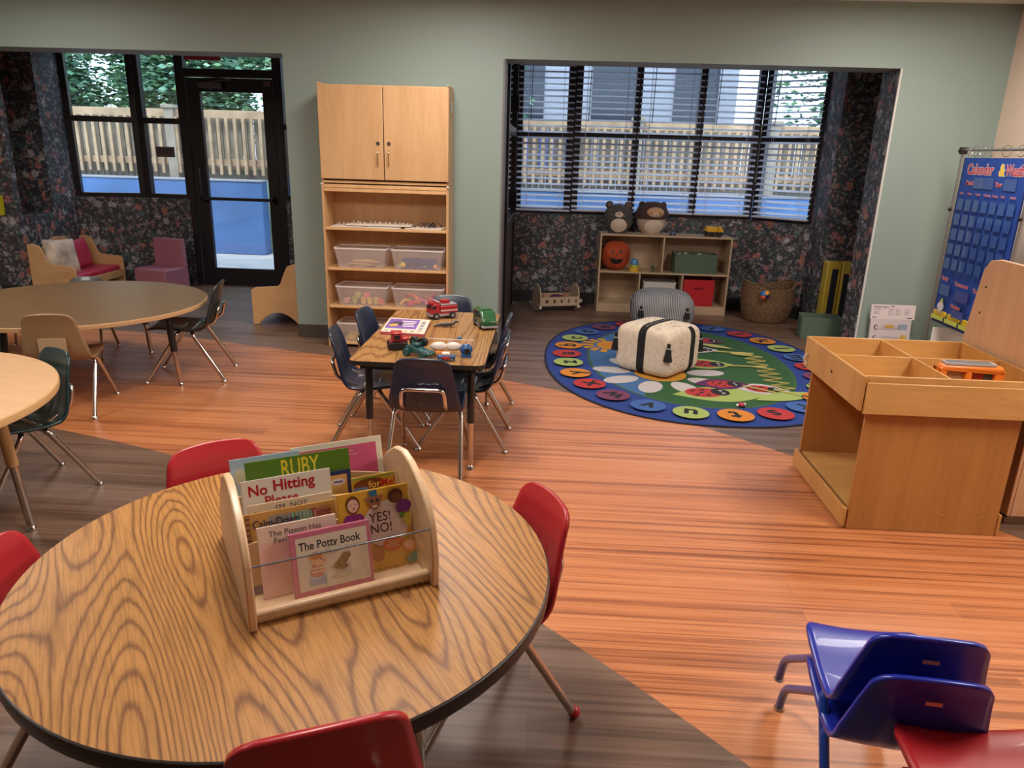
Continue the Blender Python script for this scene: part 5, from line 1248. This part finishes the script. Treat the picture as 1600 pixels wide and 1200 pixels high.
# ================================================================ SIGNS
t = thing('exit_sign', 'small dark grey EXIT sign on the window left of the exit door', 'sign', (-4.335, 8.44, 1.50), 0)
b = MB(); b.box(-.105, .105, 0, .008, -.055, .055); FS = Matrix(((1,0,0,0),(0,0,-1,0),(0,1,0,0),(0,0,0,1)))
b.text('EXIT', .080, FS @ T(0, 0, .001), 1, .01)
b.build('sign_plate', [mat('sign_grey', (.085,.06,.065), .5), mat('sign_ink', (.02,.015,.018), .5)], t)
MB().box(-.006, .006, .008, .06, -.03, .03).build('sign_mount', BLACK, t)
t = thing('exit_sign', 'red EXIT sign hanging above the exit door, mostly hidden by the wall', 'sign', (-3.78, 8.36, 2.455), 0)
b = MB(); b.box(-.20, .20, 0, .02, 0, .20); b.text('EXIT', .17, FS @ T(0, .105, .001), 1, .02)
b.build('sign_plate', [mat('exit_red', (.30,.02,.03), .4), mat('exit_letters', (.75,.55,.52), .4)], t)
MB().cyl((0, .01, .20), (0, .01, CEIL-2.455), .008).build('hanger', STEEL, t)
# ================================================================ TOYS ON THE RECTANGULAR TABLE
TZ = .5995
t = thing('board_book', 'thick purple and cream board book lying open side down on the table', 'book', (-.925, 4.005, TZ), 0)
P = [(0, 0), (.255, -.03), (.235, .335), (-.018, .355)]
b = MB(); b.prism(P, 0, .016, 'z', 0); b.prism([(p[0]+.002, p[1]) for p in P], .016, .018, 'z', 1)
def q4(x0, x1, y0, y1, z, mi): b.add([(x0-.05*y0, y0-.08*x0, z), (x1-.05*y0, y0-.08*x1, z), (x1-.05*y1, y1-.08*x1, z), (x0-.05*y1, y1-.08*x0, z)], [(0,1,2,3)], mi)
q4(.012, .195, .085, .33, .0183, 2)
for k in range(6): q4(.21, .235, .07+k*.04, .09+k*.04, .0184, 4); q4(.02+k*.038, .04+k*.038, .025, .04, .0184, 3 if k % 2 else 4)
q4(.205, .245, .05, .30, .0183, 5)
b.ell(.055, .20, .04, .06, .0186, 6); b.ell(.045, .16, .028, .035, .0188, 7)
for k, (x0, x1) in enumerate(((.09, .18), (.10, .175), (.085, .17), (.11, .18))): q4(x0, x1, .265-k*.042, .285-k*.042, .0186, 5)
b.build('book_body', [mat('board_page_red', (.50,.10,.12), .5), mat('board_cream', (.74,.62,.48), .45), mat('board_purple', (.20,.10,.42), .4), mat('board_red', (.55,.08,.08), .4), mat('board_black', (.05,.04,.04), .4), mat('board_white', (.78,.70,.66), .4), mat('board_dark', (.06,.05,.09), .4), mat('board_tan', (.55,.36,.10), .4)], t, bevel=.001)
RT = mat('toy_fire_red', (.42,.02,.03), .3, coat=.3); GT = mat('toy_forest_green', (.02,.10,.035), .25, coat=.5); TT = mat('toy_teal', (.01,.07,.075), .35, coat=.2); GY = mat('toy_silver', (.38,.36,.38), .3, .3)
t = thing('toy_fire_truck', 'red and silver toy fire truck at the far end of the rectangular table', 'toy truck', (-.640, 4.500, TZ), 32)
wheels(t, [(-.06, -.042), (-.06, .042), (.05, -.042), (.05, .042)], .021, .018, hub=GY)
MB().box(-.095, .09, -.042, .042, .016, .032).build('bumper', GY, t, bevel=.003)
MB().prism([(-.092, .03), (-.092, .062), (-.078, .092), (-.035, .095), (-.03, .03)], -.040, .040, 'y').build('cab', RT, t, bevel=.004)
MB().box(-.028, .088, -.040, .040, .03, .080).build('truck_body', RT, t, bevel=.004)
MB().box(-.028, .088, -.0415, .0415, .048, .056).build('white_stripe', WHITEP, t)
MB().prism([(-.089, .064), (-.079, .087), (-.06, .087), (-.06, .064)], -.041, .041, 'y').box(-.0935, -.09, -.03, .03, .066, .085).build('window', BLACK, t)
MB().box(-.02, .085, -.034, .034, .080, .092, 0).build('roof_deck', GY, t, bevel=.003)
MB().tube([(-.02, -.012, .096), (-.07, -.012, .118)], .006, 6).tube([(-.02, .012, .096), (-.07, .012, .118)], .006, 6).box(-.01, .04, -.022, .022, .092, .112).build('ladder', RT, t)
MB().box(-.09, -.062, -.03, .03, .094, .106).build('light_bar', RT, t, bevel=.004)
t = thing('toy_van', 'glossy dark green toy van at the far right corner of the rectangular table', 'toy car', (-.355, 4.300, TZ), 112)
wheels(t, [(-.055, -.045), (-.055, .045), (.055, -.045), (.055, .045)], .021, .016, hub=GY)
MB().prism([(-.105, .018), (-.105, .055), (-.085, .066), (-.055, .098), (-.02, .108), (.085, .104), (.103, .085), (.105, .018)], -.046, .046, 'y').build('body', GT, t, bevel=.012, seg=3)
MB().prism([(-.074, .068), (-.05, .092), (-.01, .096), (-.01, .068)], -.0475, .0475, 'y').prism([(.0, .068), (.0, .096), (.075, .094), (.085, .070)], -.0475, .0475, 'y').build('window', mat('toy_tinted', (.02,.03,.03), .15), t)
MB().box(-.112, .112, -.048, .048, .012, .024).build('bumper', GY, t, bevel=.004)
MB().box(-.03, .07, -.03, .03, .106, .112).build('roof_rack', GT, t, bevel=.003)
t = thing('toy_tractor', 'dark red toy track loader with black tracks near the board book', 'toy truck', (-.765, 3.715, TZ), 15)
for s in (-1, 1): MB().prism(rrect(-.055, .055, .002, .038, .017), s*.034-.012, s*.034+.012, 'y').build('track', BLACK, t, bevel=.002)
MB().box(-.045, .045, -.022, .022, .02, .045).build('chassis', RT, t, bevel=.004); MB().box(-.03, .02, -.03, .03, .045, .082).box(-.034, .024, -.034, .034, .082, .090).build('cab', RT, t, bevel=.004)
MB().box(-.0325, -.028, -.022, .022, .052, .076).box(-.02, .012, -.0315, .0315, .054, .076).build('window', BLACK, t); MB().box(.02, .06, -.028, .028, .045, .062).build('hood', RT, t, bevel=.006)
t = thing('toy_buggy', 'teal toy buggy with big dark wheels on the near part of the table', 'toy car', (-.635, 3.585, TZ), -28)
wheels(t, [(-.045, -.036), (.055, -.036)], .020, .022, TT); 
for x, y in ((-.05, .035), (.0, .045)): MB().cyl((x, y-.013, .062), (x, y+.013, .062), .024, 18).cyl((x, y-.0135, .062), (x, y+.0135, .062), .010, 12, 1).build('wheel', [BLACK, TT], t, bevel=.002)
MB().prism([(-.07, .016), (-.06, .050), (-.02, .056), (.03, .040), (.085, .034), (.09, .016)], -.028, .028, 'y').build('body', TT, t, bevel=.006)
MB().box(-.03, .01, -.02, .02, .05, .066).box(.05, .09, -.034, .034, .012, .028).build('fender', TT, t, bevel=.005)
t = thing('toy_aircraft', 'white, orange and blue toy aircraft with a thin rotor on the table', 'toy aircraft', (-.475, 3.600, TZ), 6)
AW = mat('toy_ivory', (.70,.62,.56), .35); AO = mat('toy_amber', (.70,.25,.03), .4); AB = mat('toy_cobalt', (.015,.08,.24), .35)
MB().ball((-.055, .02, .045), .030, sx=1.5, sy=.8, sz=.8).ball((.02, .02, .045), .028, sx=1.6, sy=.8, sz=.85).build('fuselage', AW, t)
MB().box(-.075, -.025, -.01, .03, .0, .026).build('float', AO, t, bevel=.006)
MB().ball((.085, .0, .036), .030, sx=1.1).box(.06, .11, -.03, .03, .0, .022).build('cockpit', AB, t)
MB().cyl((.09, -.03, .035), (.09, -.036, .035), .014, 14).build('porthole', BLACK, t)
MB().box(-.13, .12, .030, .036, .078, .081, 0, T(rz=-8)).cyl((.0,.03,.06), (.0,.03,.08), .004).build('rotor', AW, t)
MB().ball((.05, .045, .085), .014, sz=.5).build('rotor_cap', AB, t)
t = thing('toy_police_car', 'tiny blue and red toy car at the front edge of the table', 'toy car', (-.480, 3.515, TZ), 4)
wheels(t, [(-.028, -.018), (.028, -.018), (-.028, .018), (.028, .018)], .011, .010, hub=GY)
MB().box(-.045, .045, -.020, .020, .008, .028).build('body', AB, t, bevel=.005); MB().box(-.02, .02, -.0205, .0205, .012, .024).build('door_stripe', mat('toy_scarlet', (.5,.03,.03), .4), t); MB().box(-.022, .018, -.016, .016, .028, .042).build('cabin', AW, t, bevel=.004)
t = thing('toy_dinosaur', 'small dark grey toy reptile lying beside the board book', 'toy', (-.585, 4.235, TZ), 10)
MB().tube([(-.07, 0, .006), (-.03, .004, .014), (.01, 0, .017), (.04, .006, .018), (.062, .014, .030), (.078, .016, .028)], [.003,.009,.013,.010,.008,.005], 8).build('body', mat('toy_charcoal', (.03,.025,.025), .5), t)
for x, s in ((-.01, -1), (-.01, 1), (.03, -1), (.03, 1)): MB().tube([(x, 0, .012), (x+.006, s*.016, .003)], [.005, .003], 6).build('leg', mat('toy_charcoal2', (.03,.025,.025), .5), t)
